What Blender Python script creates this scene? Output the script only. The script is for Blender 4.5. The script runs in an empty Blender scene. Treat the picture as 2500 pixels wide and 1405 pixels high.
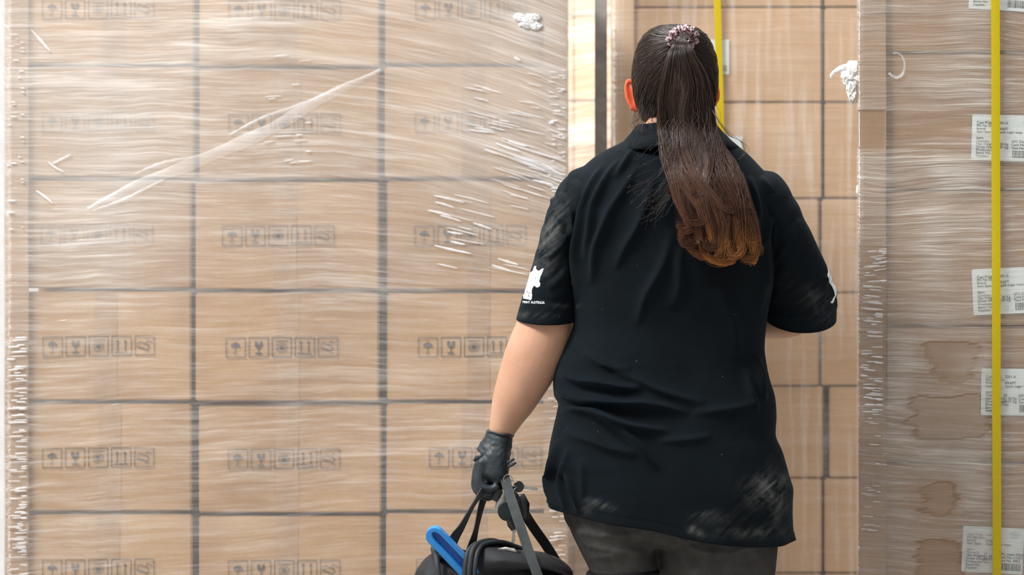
import bpy, bmesh, math, random
import numpy as np
from mathutils import Vector, Matrix, noise
from mathutils.bvhtree import BVHTree

SC = bpy.context.scene
COL = SC.collection
random.seed(4); RNG = np.random.default_rng(4)

# ------------------------------------------------------------------ camera, light, exposure
F = 9375.0            # focal length in pixels of the 2500 wide frame (135 mm on a 36 mm gate)
CZ = 1.156
YW = 7.21             # distance of the worker
YL = 8.52             # front of the left load
YC = 9.375            # front of the middle load
YR = 7.50             # front of the right load
cam = bpy.data.cameras.new('camera'); cam.lens = 135; cam.sensor_width = 36
camo = bpy.data.objects.new('camera', cam); COL.objects.link(camo)
camo.location = (0, 0, CZ); camo.rotation_euler = (math.pi/2, 0, 0)
cam.dof.use_dof = True; cam.dof.focus_distance = 7.25; cam.dof.aperture_fstop = 7.0
SC.camera = camo
SC.view_settings.view_transform = 'Standard'; SC.view_settings.look = 'None'
SC.view_settings.gamma = 1; SC.view_settings.use_curve_mapping = False
SC.view_settings.exposure = 0.06
SC.cycles.transparent_max_bounces = 24
SC.cycles.max_bounces = 8

w = bpy.data.worlds.new('world'); SC.world = w; w.use_nodes = True
nt = w.node_tree; nt.nodes.clear()
wo = nt.nodes.new('ShaderNodeOutputWorld'); bg = nt.nodes.new('ShaderNodeBackground')
tc = nt.nodes.new('ShaderNodeTexCoord'); sp = nt.nodes.new('ShaderNodeSeparateXYZ')
rp = nt.nodes.new('ShaderNodeValToRGB')
nt.links.new(tc.outputs['Generated'], sp.inputs[0]); nt.links.new(sp.outputs['Z'], rp.inputs[0])
rp.color_ramp.elements[0].position = 0.0; rp.color_ramp.elements[0].color = (.62, .60, .58, 1)
rp.color_ramp.elements[1].position = .9; rp.color_ramp.elements[1].color = (1.0, 1.04, 1.12, 1)
nt.links.new(rp.outputs[0], bg.inputs[0]); bg.inputs[1].default_value = 0.56
nt.links.new(bg.outputs[0], wo.inputs[0])

def area(name, loc, target, sx, sy, power, color=(1, 1, 1)):
    l = bpy.data.lights.new(name, 'AREA'); l.shape = 'RECTANGLE'; l.size = sx; l.size_y = sy
    l.energy = power; l.color = color
    o = bpy.data.objects.new(name, l); COL.objects.link(o); o.location = loc
    o.rotation_euler = (Vector(target)-Vector(loc)).to_track_quat('-Z', 'Y').to_euler()
    return o
area('added_overhead_light', (-2.9, 5.5, 4.9), (0.0, 8.0, 1.4), 2.4, 1.2, 430, (.97, .99, 1))  # key light added at upper left to shape the shirt and film
area('added_overhead_light', (2.0, 3.6, 5.4), (0.6, 8.4, 1.2), 2.0, 1.0, 25, (.97, .99, 1))  # weak fill light added from the right
area('added_overhead_light', (0.3, 9.3, 5.0), (0.3, 9.0, 1.2), 3.4, 1.4, 210, (1, .98, .95))  # overhead light added to brighten the middle load
def spot(name, loc, target, power, ang, blend=.4, size=.05, color=(1, .95, .88)):
    l = bpy.data.lights.new(name, 'SPOT'); l.energy = power; l.spot_size = math.radians(ang); l.spot_blend = blend
    l.shadow_soft_size = size; l.color = color
    o = bpy.data.objects.new(name, l); COL.objects.link(o); o.location = loc
    o.rotation_euler = (Vector(target)-Vector(loc)).to_track_quat('-Z', 'Y').to_euler()
spot('far_glare_spot', (0.35, 9.55, 3.9), (0.17, 10.75, 1.69), 760, 8, .8)  # spot added to stand in for sun glare on the far film

# ------------------------------------------------------------------ helpers
def P(px, py, Y):
    return Vector(((px-1250)/F*Y, Y, CZ+(702.5-py)/F*Y))

def setp(o, label=None, cat=None, group=None, kind=None):
    if label: o['label'] = label
    if cat: o['category'] = cat
    if group: o['group'] = group
    if kind: o['kind'] = kind
    return o

def mesh_obj(name, V, Fc, mat=None, parent=None, origin=None, smooth=False, cols=None, colname='col'):
    """V in world coordinates; origin = where the object's own origin sits"""
    V = np.asarray(V, float)
    base = np.array(origin if origin is not None else (0, 0, 0), float)
    if parent is not None: base = np.array(world_loc(parent), float)
    me = bpy.data.meshes.new(name)
    me.from_pydata((V-base).tolist(), [], [tuple(int(i) for i in f) for f in Fc] if not isinstance(Fc, np.ndarray) else Fc.tolist())
    if mat: me.materials.append(mat)
    if smooth: me.polygons.foreach_set('use_smooth', [True]*len(me.polygons))
    if cols is not None:
        a = me.color_attributes.new(colname, 'FLOAT_COLOR', 'POINT')
        c = np.ones((len(V), 4)); c[:, :3] = np.asarray(cols)[:, :3]
        a.data.foreach_set('color', c.ravel())
    me.update()
    o = bpy.data.objects.new(name, me); COL.objects.link(o)
    if parent is not None: o.parent = parent
    elif origin is not None: o.location = origin
    return o

def world_loc(o):
    l = Vector(o.location)
    while o.parent: o = o.parent; l = l+Vector(o.location)
    return l

def empty(name, loc):
    o = bpy.data.objects.new(name, None); COL.objects.link(o); o.location = loc; o.empty_display_size = .1
    return o

class MB:
    def __init__(s): s.v = []; s.f = []
    def add(s, V, Fc):
        n = len(s.v); s.v.extend([tuple(p) for p in V]); s.f.extend([tuple(i+n for i in f) for f in Fc])
    def box(s, x0, x1, y0, y1, z0, z1):
        V = [(x, y, z) for x in (x0, x1) for y in (y0, y1) for z in (z0, z1)]
        s.add(V, [(0, 1, 3, 2), (4, 6, 7, 5), (0, 4, 5, 1), (2, 3, 7, 6), (0, 2, 6, 4), (1, 5, 7, 3)])
    def obj(s, name, mat, parent=None, origin=None, smooth=False):
        return mesh_obj(name, s.v, s.f, mat, parent, origin, smooth)

def tube(path, rad, n=8, squash=None):
    path = [Vector(p) for p in path]
    rad = rad if hasattr(rad, '__len__') else [rad]*len(path)
    V = []; Fc = []; up = None
    for i, p in enumerate(path):
        t = (path[min(i+1, len(path)-1)]-path[max(i-1, 0)]).normalized()
        if up is None:
            up = t.cross(Vector((0, 1, 0)))
            if up.length < .05: up = t.cross(Vector((1, 0, 0)))
            up.normalize()
        up = (up-t*up.dot(t)).normalized(); sd = t.cross(up)
        for k in range(n):
            a = 2*math.pi*k/n
            V.append(p+(up*math.cos(a)+sd*math.sin(a)*(squash or 1))*rad[i])
    m = len(path)
    for i in range(m-1):
        for k in range(n):
            Fc.append((i*n+k, i*n+(k+1) % n, (i+1)*n+(k+1) % n, (i+1)*n+k))
    Fc.append(tuple(range(n))[::-1]); Fc.append(tuple((m-1)*n+k for k in range(n)))
    return V, Fc

def crv(pts, n):
    """Catmull-Rom through pts, n samples"""
    pts = [np.array(p, float) for p in pts]
    pts = [2*pts[0]-pts[1]]+pts+[2*pts[-1]-pts[-2]]
    out = []; m = len(pts)-3
    for i in range(n):
        u = i/(n-1)*m; k = min(int(u), m-1); t = u-k
        a, b, c, d = pts[k:k+4]
        out.append(.5*((2*b)+(c-a)*t+(2*a-5*b+4*c-d)*t*t+(3*b-a-3*c+d)*t**3))
    return out

def smooth_interp(x, xs, ys):
    """monotone-ish smooth interpolation (pchip-like) of table"""
    x = np.asarray(x, float); xs = np.asarray(xs, float); ys = np.asarray(ys, float)
    h = np.diff(xs); d = np.diff(ys)/h; m = np.zeros_like(ys)
    for i in range(1, len(xs)-1):
        if d[i-1]*d[i] > 0: m[i] = 2*d[i-1]*d[i]/(d[i-1]+d[i])
    m[0] = d[0]; m[-1] = d[-1]
    xc = np.clip(x, xs[0], xs[-1]); k = np.clip(np.searchsorted(xs, xc)-1, 0, len(xs)-2)
    t = (xc-xs[k])/h[k]
    return ((2*t**3-3*t**2+1)*ys[k]+(t**3-2*t**2+t)*h[k]*m[k]+(-2*t**3+3*t**2)*ys[k+1]+(t**3-t**2)*h[k]*m[k+1])

def ring_loft(rings, n=32, cap=True):
    """rings: (center, axisA*a, axisB*b, exponent)"""
    V = []; Fc = []
    for c, A, B, e in rings:
        c = Vector(c); A = Vector(A); B = Vector(B)
        for k in range(n):
            t = 2*math.pi*k/n; cs, sn = math.cos(t), math.sin(t)
            V.append(c+A*math.copysign(abs(cs)**(2/e), cs)+B*math.copysign(abs(sn)**(2/e), sn))
    m = len(rings)
    for i in range(m-1):
        for k in range(n): Fc.append((i*n+k, i*n+(k+1) % n, (i+1)*n+(k+1) % n, (i+1)*n+k))
    if cap: Fc.append(tuple(range(n))[::-1]); Fc.append(tuple((m-1)*n+k for k in range(n)))
    return V, Fc

def remesh(parts, voxel, smooth=4, factor=.5):
    mb = MB()
    for V, Fc in parts: mb.add(V, Fc)
    me = bpy.data.meshes.new('tmp'); me.from_pydata(mb.v, [], mb.f)
    bm = bmesh.new(); bm.from_mesh(me); bmesh.ops.recalc_face_normals(bm, faces=bm.faces); bm.to_mesh(me); bm.free()
    o = bpy.data.objects.new('tmp', me); COL.objects.link(o)
    r = o.modifiers.new('r', 'REMESH'); r.mode = 'VOXEL'; r.voxel_size = voxel
    if smooth:
        s = o.modifiers.new('s', 'SMOOTH'); s.iterations = smooth; s.factor = factor
    dg = bpy.context.evaluated_depsgraph_get(); dg.update()
    m2 = bpy.data.meshes.new_from_object(o.evaluated_get(dg))
    V = np.zeros(len(m2.vertices)*3); m2.vertices.foreach_get('co', V); V = V.reshape(-1, 3)
    Fc = [tuple(p.vertices) for p in m2.polygons]
    bpy.data.objects.remove(o); bpy.data.meshes.remove(me); bpy.data.meshes.remove(m2)
    return V, Fc

_txt = {}
def text_mesh(body, size=1.0, bold=0.0):
    key = (body, size, bold)
    if key not in _txt:
        c = bpy.data.curves.new('t', 'FONT'); c.body = body; c.size = size; c.offset = bold
        o = bpy.data.objects.new('t', c); COL.objects.link(o)
        dg = bpy.context.evaluated_depsgraph_get(); dg.update()
        m = bpy.data.meshes.new_from_object(o.evaluated_get(dg))
        _txt[key] = ([tuple(v.co) for v in m.vertices], [tuple(p.vertices) for p in m.polygons])
        bpy.data.objects.remove(o); bpy.data.curves.remove(c); bpy.data.meshes.remove(m)
    return _txt[key]

# ------------------------------------------------------------------ materials
class NT:
    def __init__(s, name):
        s.m = bpy.data.materials.new(name); s.m.use_nodes = True; s.t = s.m.node_tree; s.t.nodes.clear()
        s.out = s.t.nodes.new('ShaderNodeOutputMaterial')
    def n(s, typ, **kw):
        nd = s.t.nodes.new(typ)
        for k, v in kw.items():
            if hasattr(nd, k): setattr(nd, k, v)
        return nd
    def l(s, a, b): s.t.links.new(a, b)
    def put(s, sock, v):
        if isinstance(v, bpy.types.NodeSocket): s.l(v, sock)
        elif v is not None: sock.default_value = v
    def math(s, op, a, b=None, c=None, clamp=False):
        nd = s.n('ShaderNodeMath', operation=op, use_clamp=clamp)
        s.put(nd.inputs[0], a)
        if b is not None: s.put(nd.inputs[1], b)
        if c is not None: s.put(nd.inputs[2], c)
        return nd.outputs[0]
    def remap(s, v, a, b, c=0., d=1.):
        nd = s.n('ShaderNodeMapRange', clamp=True)
        s.put(nd.inputs[0], v)
        for i, x in enumerate((a, b, c, d)): s.put(nd.inputs[i+1], x)
        return nd.outputs[0]
    def mix(s, f, a, b):
        nd = s.n('ShaderNodeMix', data_type='RGBA')
        s.put(nd.inputs[0], f); s.put(nd.inputs[6], a); s.put(nd.inputs[7], b)
        return nd.outputs[2]
    def noise(s, vec, scale=1., detail=3., rough=.5, dist=0.):
        nd = s.n('ShaderNodeTexNoise'); s.put(nd.inputs['Vector'], vec)
        nd.inputs['Scale'].default_value = scale; nd.inputs['Detail'].default_value = detail
        nd.inputs['Roughness'].default_value = rough; nd.inputs['Distortion'].default_value = dist
        return nd.outputs['Fac']
    def obj(s):
        return s.n('ShaderNodeTexCoord').outputs['Object']
    def xyz(s, v):
        nd = s.n('ShaderNodeSeparateXYZ'); s.l(v, nd.inputs[0]); return nd.outputs
    def comb(s, x, y, z):
        nd = s.n('ShaderNodeCombineXYZ')
        for i, q in enumerate((x, y, z)): s.put(nd.inputs[i], q)
        return nd.outputs[0]
    def bump(s, h, strength=.5, dist=.002):
        nd = s.n('ShaderNodeBump'); s.put(nd.inputs['Height'], h)
        nd.inputs['Strength'].default_value = strength; nd.inputs['Distance'].default_value = dist
        return nd.outputs[0]
    def princ(s, color, rough=.6, spec=.4, normal=None, **kw):
        nd = s.n('ShaderNodeBsdfPrincipled')
        s.put(nd.inputs['Base Color'], color if isinstance(color, bpy.types.NodeSocket) else (*color, 1))
        s.put(nd.inputs['Roughness'], rough); s.put(nd.inputs['Specular IOR Level'], spec)
        if normal is not None: s.l(normal, nd.inputs['Normal'])
        for k, v in kw.items(): s.put(nd.inputs[k.replace('_', ' ')], v)
        return nd
    def done(s, sh):
        s.l(sh if isinstance(sh, bpy.types.NodeSocket) else sh.outputs[0], s.out.inputs[0]); return s.m

def simple(name, color, rough=.6, spec=.4, nscale=60, namp=.25, bump=0., **kw):
    g = NT(name); o = g.obj()
    f = g.remap(g.noise(o, nscale, 4), .3, .7)
    c = g.mix(f, (*[x*(1-namp) for x in color], 1), (*[min(1, x*(1+namp)) for x in color], 1))
    nm = g.bump(g.noise(o, nscale*3, 3), .5, bump) if bump else None
    return g.done(g.princ(c, rough, spec, nm, **kw))

def card_mat(name, c0, c1, rnd=.12):
    g = NT(name); o = g.obj(); x = g.xyz(o)
    oi = g.n('ShaderNodeObjectInfo').outputs['Random']
    big = g.noise(g.comb(g.math('ADD', x[0], g.math('MULTIPLY', oi, 9)), x[1], x[2]), 5, 3)
    flute = g.noise(g.comb(g.math('MULTIPLY', x[0], 3), g.math('MULTIPLY', x[1], 3), g.math('MULTIPLY', x[2], 160)), 1, 2)
    fib = g.noise(o, 220, 3, .7)
    f = g.math('ADD', g.math('MULTIPLY', big, .7), g.math('ADD', g.math('MULTIPLY', flute, .25), g.math('MULTIPLY', fib, .3)))
    f = g.math('ADD', g.remap(f, .45, .85), g.math('MULTIPLY', g.math('SUBTRACT', oi, .5), rnd*3), clamp=True)
    c = g.mix(f, (*c0, 1), (*c1, 1))
    return g.done(g.princ(c, .8, .15, g.bump(flute, .35, .001)))

M = {}
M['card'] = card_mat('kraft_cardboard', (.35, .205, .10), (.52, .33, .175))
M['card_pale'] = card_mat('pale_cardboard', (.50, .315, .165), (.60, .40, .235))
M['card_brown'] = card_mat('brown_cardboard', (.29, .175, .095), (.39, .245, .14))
M['edge'] = card_mat('edge_board', (.30, .19, .11), (.42, .275, .165))
M['edge_pale'] = card_mat('edge_board_pale', (.54, .35, .19), (.62, .42, .25))
M['tape'] = simple('brown_tape', (.37, .23, .125), .35, .5, 30, .12)
M['ink'] = simple('grey_ink', (.045, .042, .045), .8, .2, 120, .5)
M['ink_dark'] = simple('black_ink', (.03, .03, .035), .8, .2, 120, .4)
M['ink_blue'] = simple('blue_ink', (.30, .38, .5), .8, .2, 300, .5)
M['paper'] = simple('white_label_paper', (.70, .76, .74), .7, .3, 20, .06)
M['yellow'] = simple('yellow_strap', (.56, .42, .002), .45, .35, 200, .05)
M['wall'] = simple('painted_wall', (.78, .77, .75), .8, .2, 12, .06)
M['concrete'] = simple('concrete_floor', (.42, .40, .37), .7, .3, 6, .15)
M['wood'] = simple('pallet_wood', (.38, .26, .15), .8, .2, 12, .3)
M['steel'] = simple('dark_grey_steel', (.27, .25, .23), .55, .4, 30, .25)

def film_mat(name, base=.10, a1=.5, a2=.35, band=.3, slope=.0, tint=(.90, .88, .86), gloss=.10, vert=0., attr=False, sz=70., seed=0., warp=.10, bd_=.007, fan=False):
    g = NT(name); o = g.obj(); x = g.xyz(o)
    h = g.math('ADD', x[0], g.math('MULTIPLY', x[1], .9))
    hs = g.math('ADD', h, seed)
    wrp = g.noise(g.comb(g.math('MULTIPLY', hs, 1.3), 0., g.math('MULTIPLY', x[2], 1.1)), 1, 2)
    wrp2 = g.noise(g.comb(g.math('MULTIPLY', hs, 5.), 3., g.math('MULTIPLY', x[2], 6.)), 1, 2)
    z = g.math('ADD', x[2], g.math('ADD', g.math('MULTIPLY', wrp, warp), g.math('ADD', g.math('MULTIPLY', wrp2, .022), g.math('MULTIPLY', h, slope))))
    if fan:   # lower layers climb to the right, the upper right ones are dragged down
        z = g.math('ADD', z, g.math('MULTIPLY', x[0], g.remap(x[2], .55, 1.15, -.075, -.01)))
        q_ = g.math('MAXIMUM', g.math('ADD', x[0], .50), 0.)
        z = g.math('ADD', z, g.math('MULTIPLY', g.math('MULTIPLY', g.math('MULTIPLY', q_, q_), .32), g.remap(x[2], 1.1, 1.35)))
    s1 = g.noise(g.comb(g.math('MULTIPLY', hs, 3.2), 0., g.math('MULTIPLY', z, sz)), 1, 3, .6)
    s2 = g.noise(g.comb(g.math('MULTIPLY', hs, 9.), 5., g.math('MULTIPLY', z, sz*3.0)), 1, 2, .6)
    s3 = g.noise(g.comb(g.math('MULTIPLY', hs, 1.1), 9., g.math('MULTIPLY', z, sz*.28)), 1, 3, .6)
    bd = g.remap(g.noise(g.comb(g.math('MULTIPLY', hs, 2.2), 7., g.math('MULTIPLY', z, 3.5)), 1, 3), .32, .7)
    f1 = g.remap(s1, .46, .74); f2 = g.remap(s2, .48, .78); f3 = g.remap(s3, .54, .68)
    al = g.math('ADD', base, g.math('MULTIPLY', g.math('ADD', g.math('MULTIPLY', f1, a1), g.math('MULTIPLY', f2, a2)), g.math('ADD', .35, g.math('MULTIPLY', bd, .9))))
    al = g.math('ADD', al, g.math('ADD', g.math('MULTIPLY', bd, band*.55), g.math('MULTIPLY', f3, band)))
    if vert:
        v = g.noise(g.comb(g.math('MULTIPLY', hs, 55.), 0., g.math('MULTIPLY', x[2], 3.)), 1, 3)
        al = g.math('ADD', al, g.math('MULTIPLY', g.remap(v, .5, .75), vert))
    wr = 1.
    if attr:
        at = g.n('ShaderNodeVertexColor', layer_name='haze'); sx = g.xyz(at.outputs[0])
        al = g.math('ADD', g.math('MULTIPLY', al, sx[0]), g.math('MULTIPLY', sx[1], .6))
        wr = sx[2]
    al = g.math('MINIMUM', al, .92)
    hgt = g.math('ADD', g.math('MULTIPLY', s1, .9), g.math('ADD', g.math('MULTIPLY', s2, .45), g.math('MULTIPLY', s3, 1.2)))
    if attr: hgt = g.math('MULTIPLY', hgt, wr)
    nrm = g.bump(hgt, 1., bd_)
    tr = g.n('ShaderNodeBsdfTransparent')
    df = g.n('ShaderNodeBsdfDiffuse'); df.inputs[0].default_value = (*tint, 1); g.l(nrm, df.inputs['Normal'])
    tl = g.n('ShaderNodeBsdfTranslucent'); tl.inputs[0].default_value = (*tint, 1)
    m0 = g.n('ShaderNodeMixShader'); m0.inputs[0].default_value = .25; g.l(df.outputs[0], m0.inputs[1]); g.l(tl.outputs[0], m0.inputs[2])
    m1 = g.n('ShaderNodeMixShader'); g.l(al, m1.inputs[0]); g.l(tr.outputs[0], m1.inputs[1]); g.l(m0.outputs[0], m1.inputs[2])
    gl = g.n('ShaderNodeBsdfGlossy'); gl.inputs['Roughness'].default_value = .16; g.l(nrm, gl.inputs['Normal'])
    m2 = g.n('ShaderNodeMixShader'); m2.inputs[0].default_value = gloss
    g.l(m1.outputs[0], m2.inputs[1]); g.l(gl.outputs[0], m2.inputs[2])
    return g.done(m2.outputs[0])

M['film_left'] = film_mat('stretch_film_hazy', .09, .36, .30, .15, .02, (.90, .85, .79), .05, attr=True, warp=.05, bd_=.0035, fan=True)
M['film_mid'] = film_mat('stretch_film_thin', .10, .10, .08, .10, .0, (.88, .86, .83), .05, vert=.30, sz=55, seed=3., warp=.03, bd_=.003)
M['film_far'] = film_mat('stretch_film_far', .15, .45, .2, .35, -.25, (.93, .90, .86), .16, sz=26, seed=6.)
M['film_right'] = film_mat('stretch_film_streaky', .14, .46, .56, .18, .03, (.79, .735, .655), .08, attr=True, sz=75, seed=1.3)
def crumple_mat():
    g = NT('crumpled_film'); o = g.obj()
    n = g.noise(o, 60, 3, .6)
    nr = g.bump(n, .6, .003)
    p = g.princ((.95, .945, .93), .3, .5, nr)
    tr = g.n('ShaderNodeBsdfTransparent')
    m = g.n('ShaderNodeMixShader'); g.l(g.remap(n, .35, .6, .45, .95), m.inputs[0]); g.l(tr.outputs[0], m.inputs[1]); g.l(p.outputs[0], m.inputs[2])
    return g.done(m.outputs[0])
M['crumple'] = crumple_mat()
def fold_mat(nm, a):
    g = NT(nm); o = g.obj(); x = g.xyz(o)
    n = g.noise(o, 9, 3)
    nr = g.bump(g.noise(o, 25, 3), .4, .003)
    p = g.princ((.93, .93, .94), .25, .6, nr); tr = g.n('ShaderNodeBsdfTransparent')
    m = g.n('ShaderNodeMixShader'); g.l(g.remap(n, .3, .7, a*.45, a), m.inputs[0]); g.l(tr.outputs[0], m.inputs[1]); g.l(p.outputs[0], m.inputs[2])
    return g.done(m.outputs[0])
M['fold'] = fold_mat('film_fold', .26); M['glint'] = fold_mat('film_pleat_glint', .85)  # near-white pleat colour stands in for glints off the film

# ------------------------------------------------------------------ setting
mb = MB(); mb.box(-6, 6, -2, 14, -.1, 0); fl = mb.obj('floor', M['concrete']); setp(fl, kind='structure')
mb = MB(); mb.box(-6, 6, 13, 13.2, 0, 4.2); wl = mb.obj('wall_back', M['wall']); setp(wl, kind='structure')

# ------------------------------------------------------------------ cartons
def carton_mesh(w, d, h, seed):
    """box with rounded edges and slightly bulging faces; origin at the centre of its base"""
    bm = bmesh.new(); bmesh.ops.create_cube(bm, size=1)
    for v in bm.verts: v.co = Vector((v.co.x*w, v.co.y*d, (v.co.z+.5)*h))
    bmesh.ops.bevel(bm, geom=list(bm.edges), offset=.0035, segments=2, affect='EDGES')
    bmesh.ops.subdivide_edges(bm, edges=[e for e in bm.edges if e.calc_length() > .15], cuts=7, use_grid_fill=True)
    for v in bm.verts:
        c = v.co; u = 1-(2*c.x/w)**2; t = 1-(2*c.z/h-1)**2
        nn = noise.noise(Vector((c.x*7+seed*3.1, c.z*7, seed)))
        if abs(c.y) > d*.48: c.y += math.copysign((.004*max(u, 0)*max(t, 0)+.0010*nn), c.y)
    me = bpy.data.meshes.new('carton'); bm.to_mesh(me); bm.free()
    me.polygons.foreach_set('use_smooth', [False]*len(me.polygons))
    return me

def quadline(mb, x0, z0, x1, z1, t, y=0, th=.0004):
    d = Vector((x1-x0, z1-z0)); L = d.length
    if L < 1e-6: return
    d /= L; nx, nz = -d.y*t/2, d.x*t/2
    q = [(x0+nx, z0+nz), (x1+nx, z1+nz), (x1-nx, z1-nz), (x0-nx, z0-nz)]
    V = [(a, y, b) for a, b in q]+[(a, y+th, b) for a, b in q]
    mb.add(V, [(0, 1, 2, 3), (7, 6, 5, 4), (0, 4, 5, 1), (1, 5, 6, 2), (2, 6, 7, 3), (3, 7, 4, 0)])
def poly(mb, pts, y=0):
    mb.add([(a, y, b) for a, b in pts], [tuple(range(len(pts)))])

def symbols_mesh():
    """five handling marks in frames: umbrella, broken glass, sun, two arrows, hand"""
    res = []
    s = .0425; pitch = .0512
    for i in range(5):
        mb = MB(); cx = i*pitch+s/2; cz = (i-2)*.0005; h = s/2
        for a in ((-h, -h, h, -h), (h, -h, h, h), (h, h, -h, h), (-h, h, -h, -h)):
            quadline(mb, cx+a[0], cz+a[1], cx+a[2], cz+a[3], .0016)
        if i == 0:
            pts = [(cx-.011, cz+.002)]
            pts += [(cx+.011*math.cos(a), cz+.002+.0085*math.sin(a)) for a in np.linspace(math.pi, 0, 9)][1:]
            pts += [(cx+.007, cz+.0005), (cx+.0035, cz+.0025), (cx, cz+.0008), (cx-.0035, cz+.0025), (cx-.007, cz+.0005)]
            poly(mb, pts)
            quadline(mb, cx, cz+.002, cx, cz-.0135, .0016); quadline(mb, cx, cz+.010, cx, cz+.015, .0012)
            quadline(mb, cx, cz-.0135, cx-.004, cz-.0135, .0014); quadline(mb, cx-.004, cz-.0135, cx-.005, cz-.011, .0012)
        elif i == 1:
            poly(mb, [(cx-.0085, cz+.013), (cx-.0085, cz+.004), (cx-.005, cz-.001), (cx-.001, cz-.0028), (cx+.001, cz-.0028),
                      (cx+.005, cz-.001), (cx+.0085, cz+.004), (cx+.0085, cz+.013), (cx+.0045, cz+.0135), (cx+.002, cz+.009),
                      (cx+.003, cz+.006), (cx, cz+.003), (cx-.002, cz+.007), (cx-.0005, cz+.010), (cx-.003, cz+.013)])
            quadline(mb, cx, cz-.002, cx, cz-.012, .002); quadline(mb, cx-.0075, cz-.0135, cx+.0075, cz-.0135, .0028)
        elif i == 2:
            poly(mb, [(cx+.0058*math.cos(a), cz-.001+.0058*math.sin(a)) for a in np.linspace(0, 2*math.pi, 17)[:-1]])
            for a in np.linspace(0, 2*math.pi, 17)[:-1]:
                quadline(mb, cx+.0078*math.cos(a), cz-.001+.0078*math.sin(a), cx+.0135*math.cos(a), cz-.001+.0125*math.sin(a), .0011)
            quadline(mb, cx-.014, cz+.0135, cx+.014, cz+.0135, .0012)
        elif i == 3:
            for dx in (-.0085, .0085):
                quadline(mb, cx+dx, cz-.012, cx+dx, cz+.009, .0022)
                poly(mb, [(cx+dx-.0042, cz+.008), (cx+dx+.0042, cz+.008), (cx+dx, cz+.0145)])
            quadline(mb, cx-.015, cz-.0145, cx+.015, cz-.0145, .002)
        else:
            L = [(-.016, .003), (-.010, .009), (.000, .005), (.010, .001), (.009, -.006), (.006, -.012)]
            for a, b in zip(L[:-1], L[1:]): quadline(mb, cx+a[0], cz+a[1], cx+b[0], cz+b[1], .0017)
            L = [(-.017, -.002), (-.006, -.005), (.004, -.009), (.009, -.010)]
            for a, b in zip(L[:-1], L[1:]): quadline(mb, cx+a[0], cz+a[1], cx+b[0], cz+b[1], .0024)
            L = [(.003, .005), (.006, .012), (.011, .009), (.018, .008)]
            for a, b in zip(L[:-1], L[1:]): quadline(mb, cx+a[0], cz+a[1], cx+b[0], cz+b[1], .0016)
        me = bpy.data.meshes.new('handling_symbol'); me.from_pydata(mb.v, [], mb.f); me.materials.append(M['ink']); res.append(me)
    return res
SYM = symbols_mesh()

def tape_mesh(w, h, mat, n=14):
    """paper tape following the slight bulge of the carton's front"""
    V = []; Fc = []
    for i in range(n+1):
        t = i/n; y = -.0012-.0040*max(0, 1-(2*t-1)**2)
        for a, b in ((-w/2, y), (w/2, y), (w/2, y+.0008), (-w/2, y+.0008)): V.append((a, b, h*t))
    for i in range(n):
        for k in range(4): Fc.append((i*4+k, i*4+(k+1) % 4, i*4+4+(k+1) % 4, i*4+4+k))
    Fc += [(3, 2, 1, 0), (n*4, n*4+1, n*4+2, n*4+3)]
    me = bpy.data.meshes.new('packing_tape'); me.from_pydata(V, [], Fc); me.materials.append(mat); return me
TAPE = tape_mesh(.050, .236, M['tape'])

def carton(x0, x1, z0, z1, yf, depth, mat, label, group, seed, tape=True, syms=False, sym_dx=.067, tdx=0., rz=0., pivot=None, name='cardboard_carton'):
    w = x1-x0; h = z1-z0
    me = carton_mesh(w, depth, h, seed); me.materials.append(mat)
    root = empty(name, ((x0+x1)/2, yf+depth/2, z0))
    b = bpy.data.objects.new('carton_body', me); COL.objects.link(b); b.parent = root
    setp(root, label, 'carton', group)
    if tape:
        t = bpy.data.objects.new('packing_tape', TAPE); COL.objects.link(t); t.parent = root
        t.location = (tdx, -depth/2, (h-.236)/2)
    if syms:
        for me2 in SYM:
            s_ = bpy.data.objects.new('handling_symbol', me2); COL.objects.link(s_); s_.parent = root
            s_.location = (-w/2+sym_dx, -depth/2-.0064, h*.5)
    if pivot is not None:
        v = Vector(root.location)-Vector(pivot); v.rotate(Matrix.Rotation(rz, 4, 'Z').to_euler()); root.location = Vector(pivot)+v
        root.rotation_euler = (0, 0, rz)
    return root

def pallet(x0, x1, y0, y1, h, label, n=1, rz=0., pivot=None):
    z = 0
    for k in range(n):
        hh = h/n; mb = MB(); w = x1-x0; t = .018
        nb = 7
        for i in range(nb):
            a = y0+(y1-y0-.1)*i/(nb-1); mb.box(x0, x1, a, a+.1, z+hh-t, z+hh)
        for xx in (x0, (x0+x1)/2-.05, x1-.1):
            for yy in (y0, (y0+y1)/2-.06, y1-.12):
                mb.box(xx, xx+.1, yy, yy+.12, z+t, z+hh-t)
            mb.box(xx, xx+.1, y0, y1, z, z+t)
        V = np.array(mb.v)
        if pivot is not None:
            R = np.array(Matrix.Rotation(rz, 3, 'Z')); V = (V-np.array(pivot))@R.T+np.array(pivot)
        o = mesh_obj('wooden_pallet', V, mb.f, M['wood'], origin=((x0+x1)/2, (y0+y1)/2, z))
        setp(o, label+(', lower of two' if n == 2 and k == 0 else ', upper of two' if n == 2 else ''), 'pallet')
        z += hh

def rowname(i): return ['first', 'second', 'third', 'fourth', 'fifth', 'sixth', 'lowest'][i]
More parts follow.
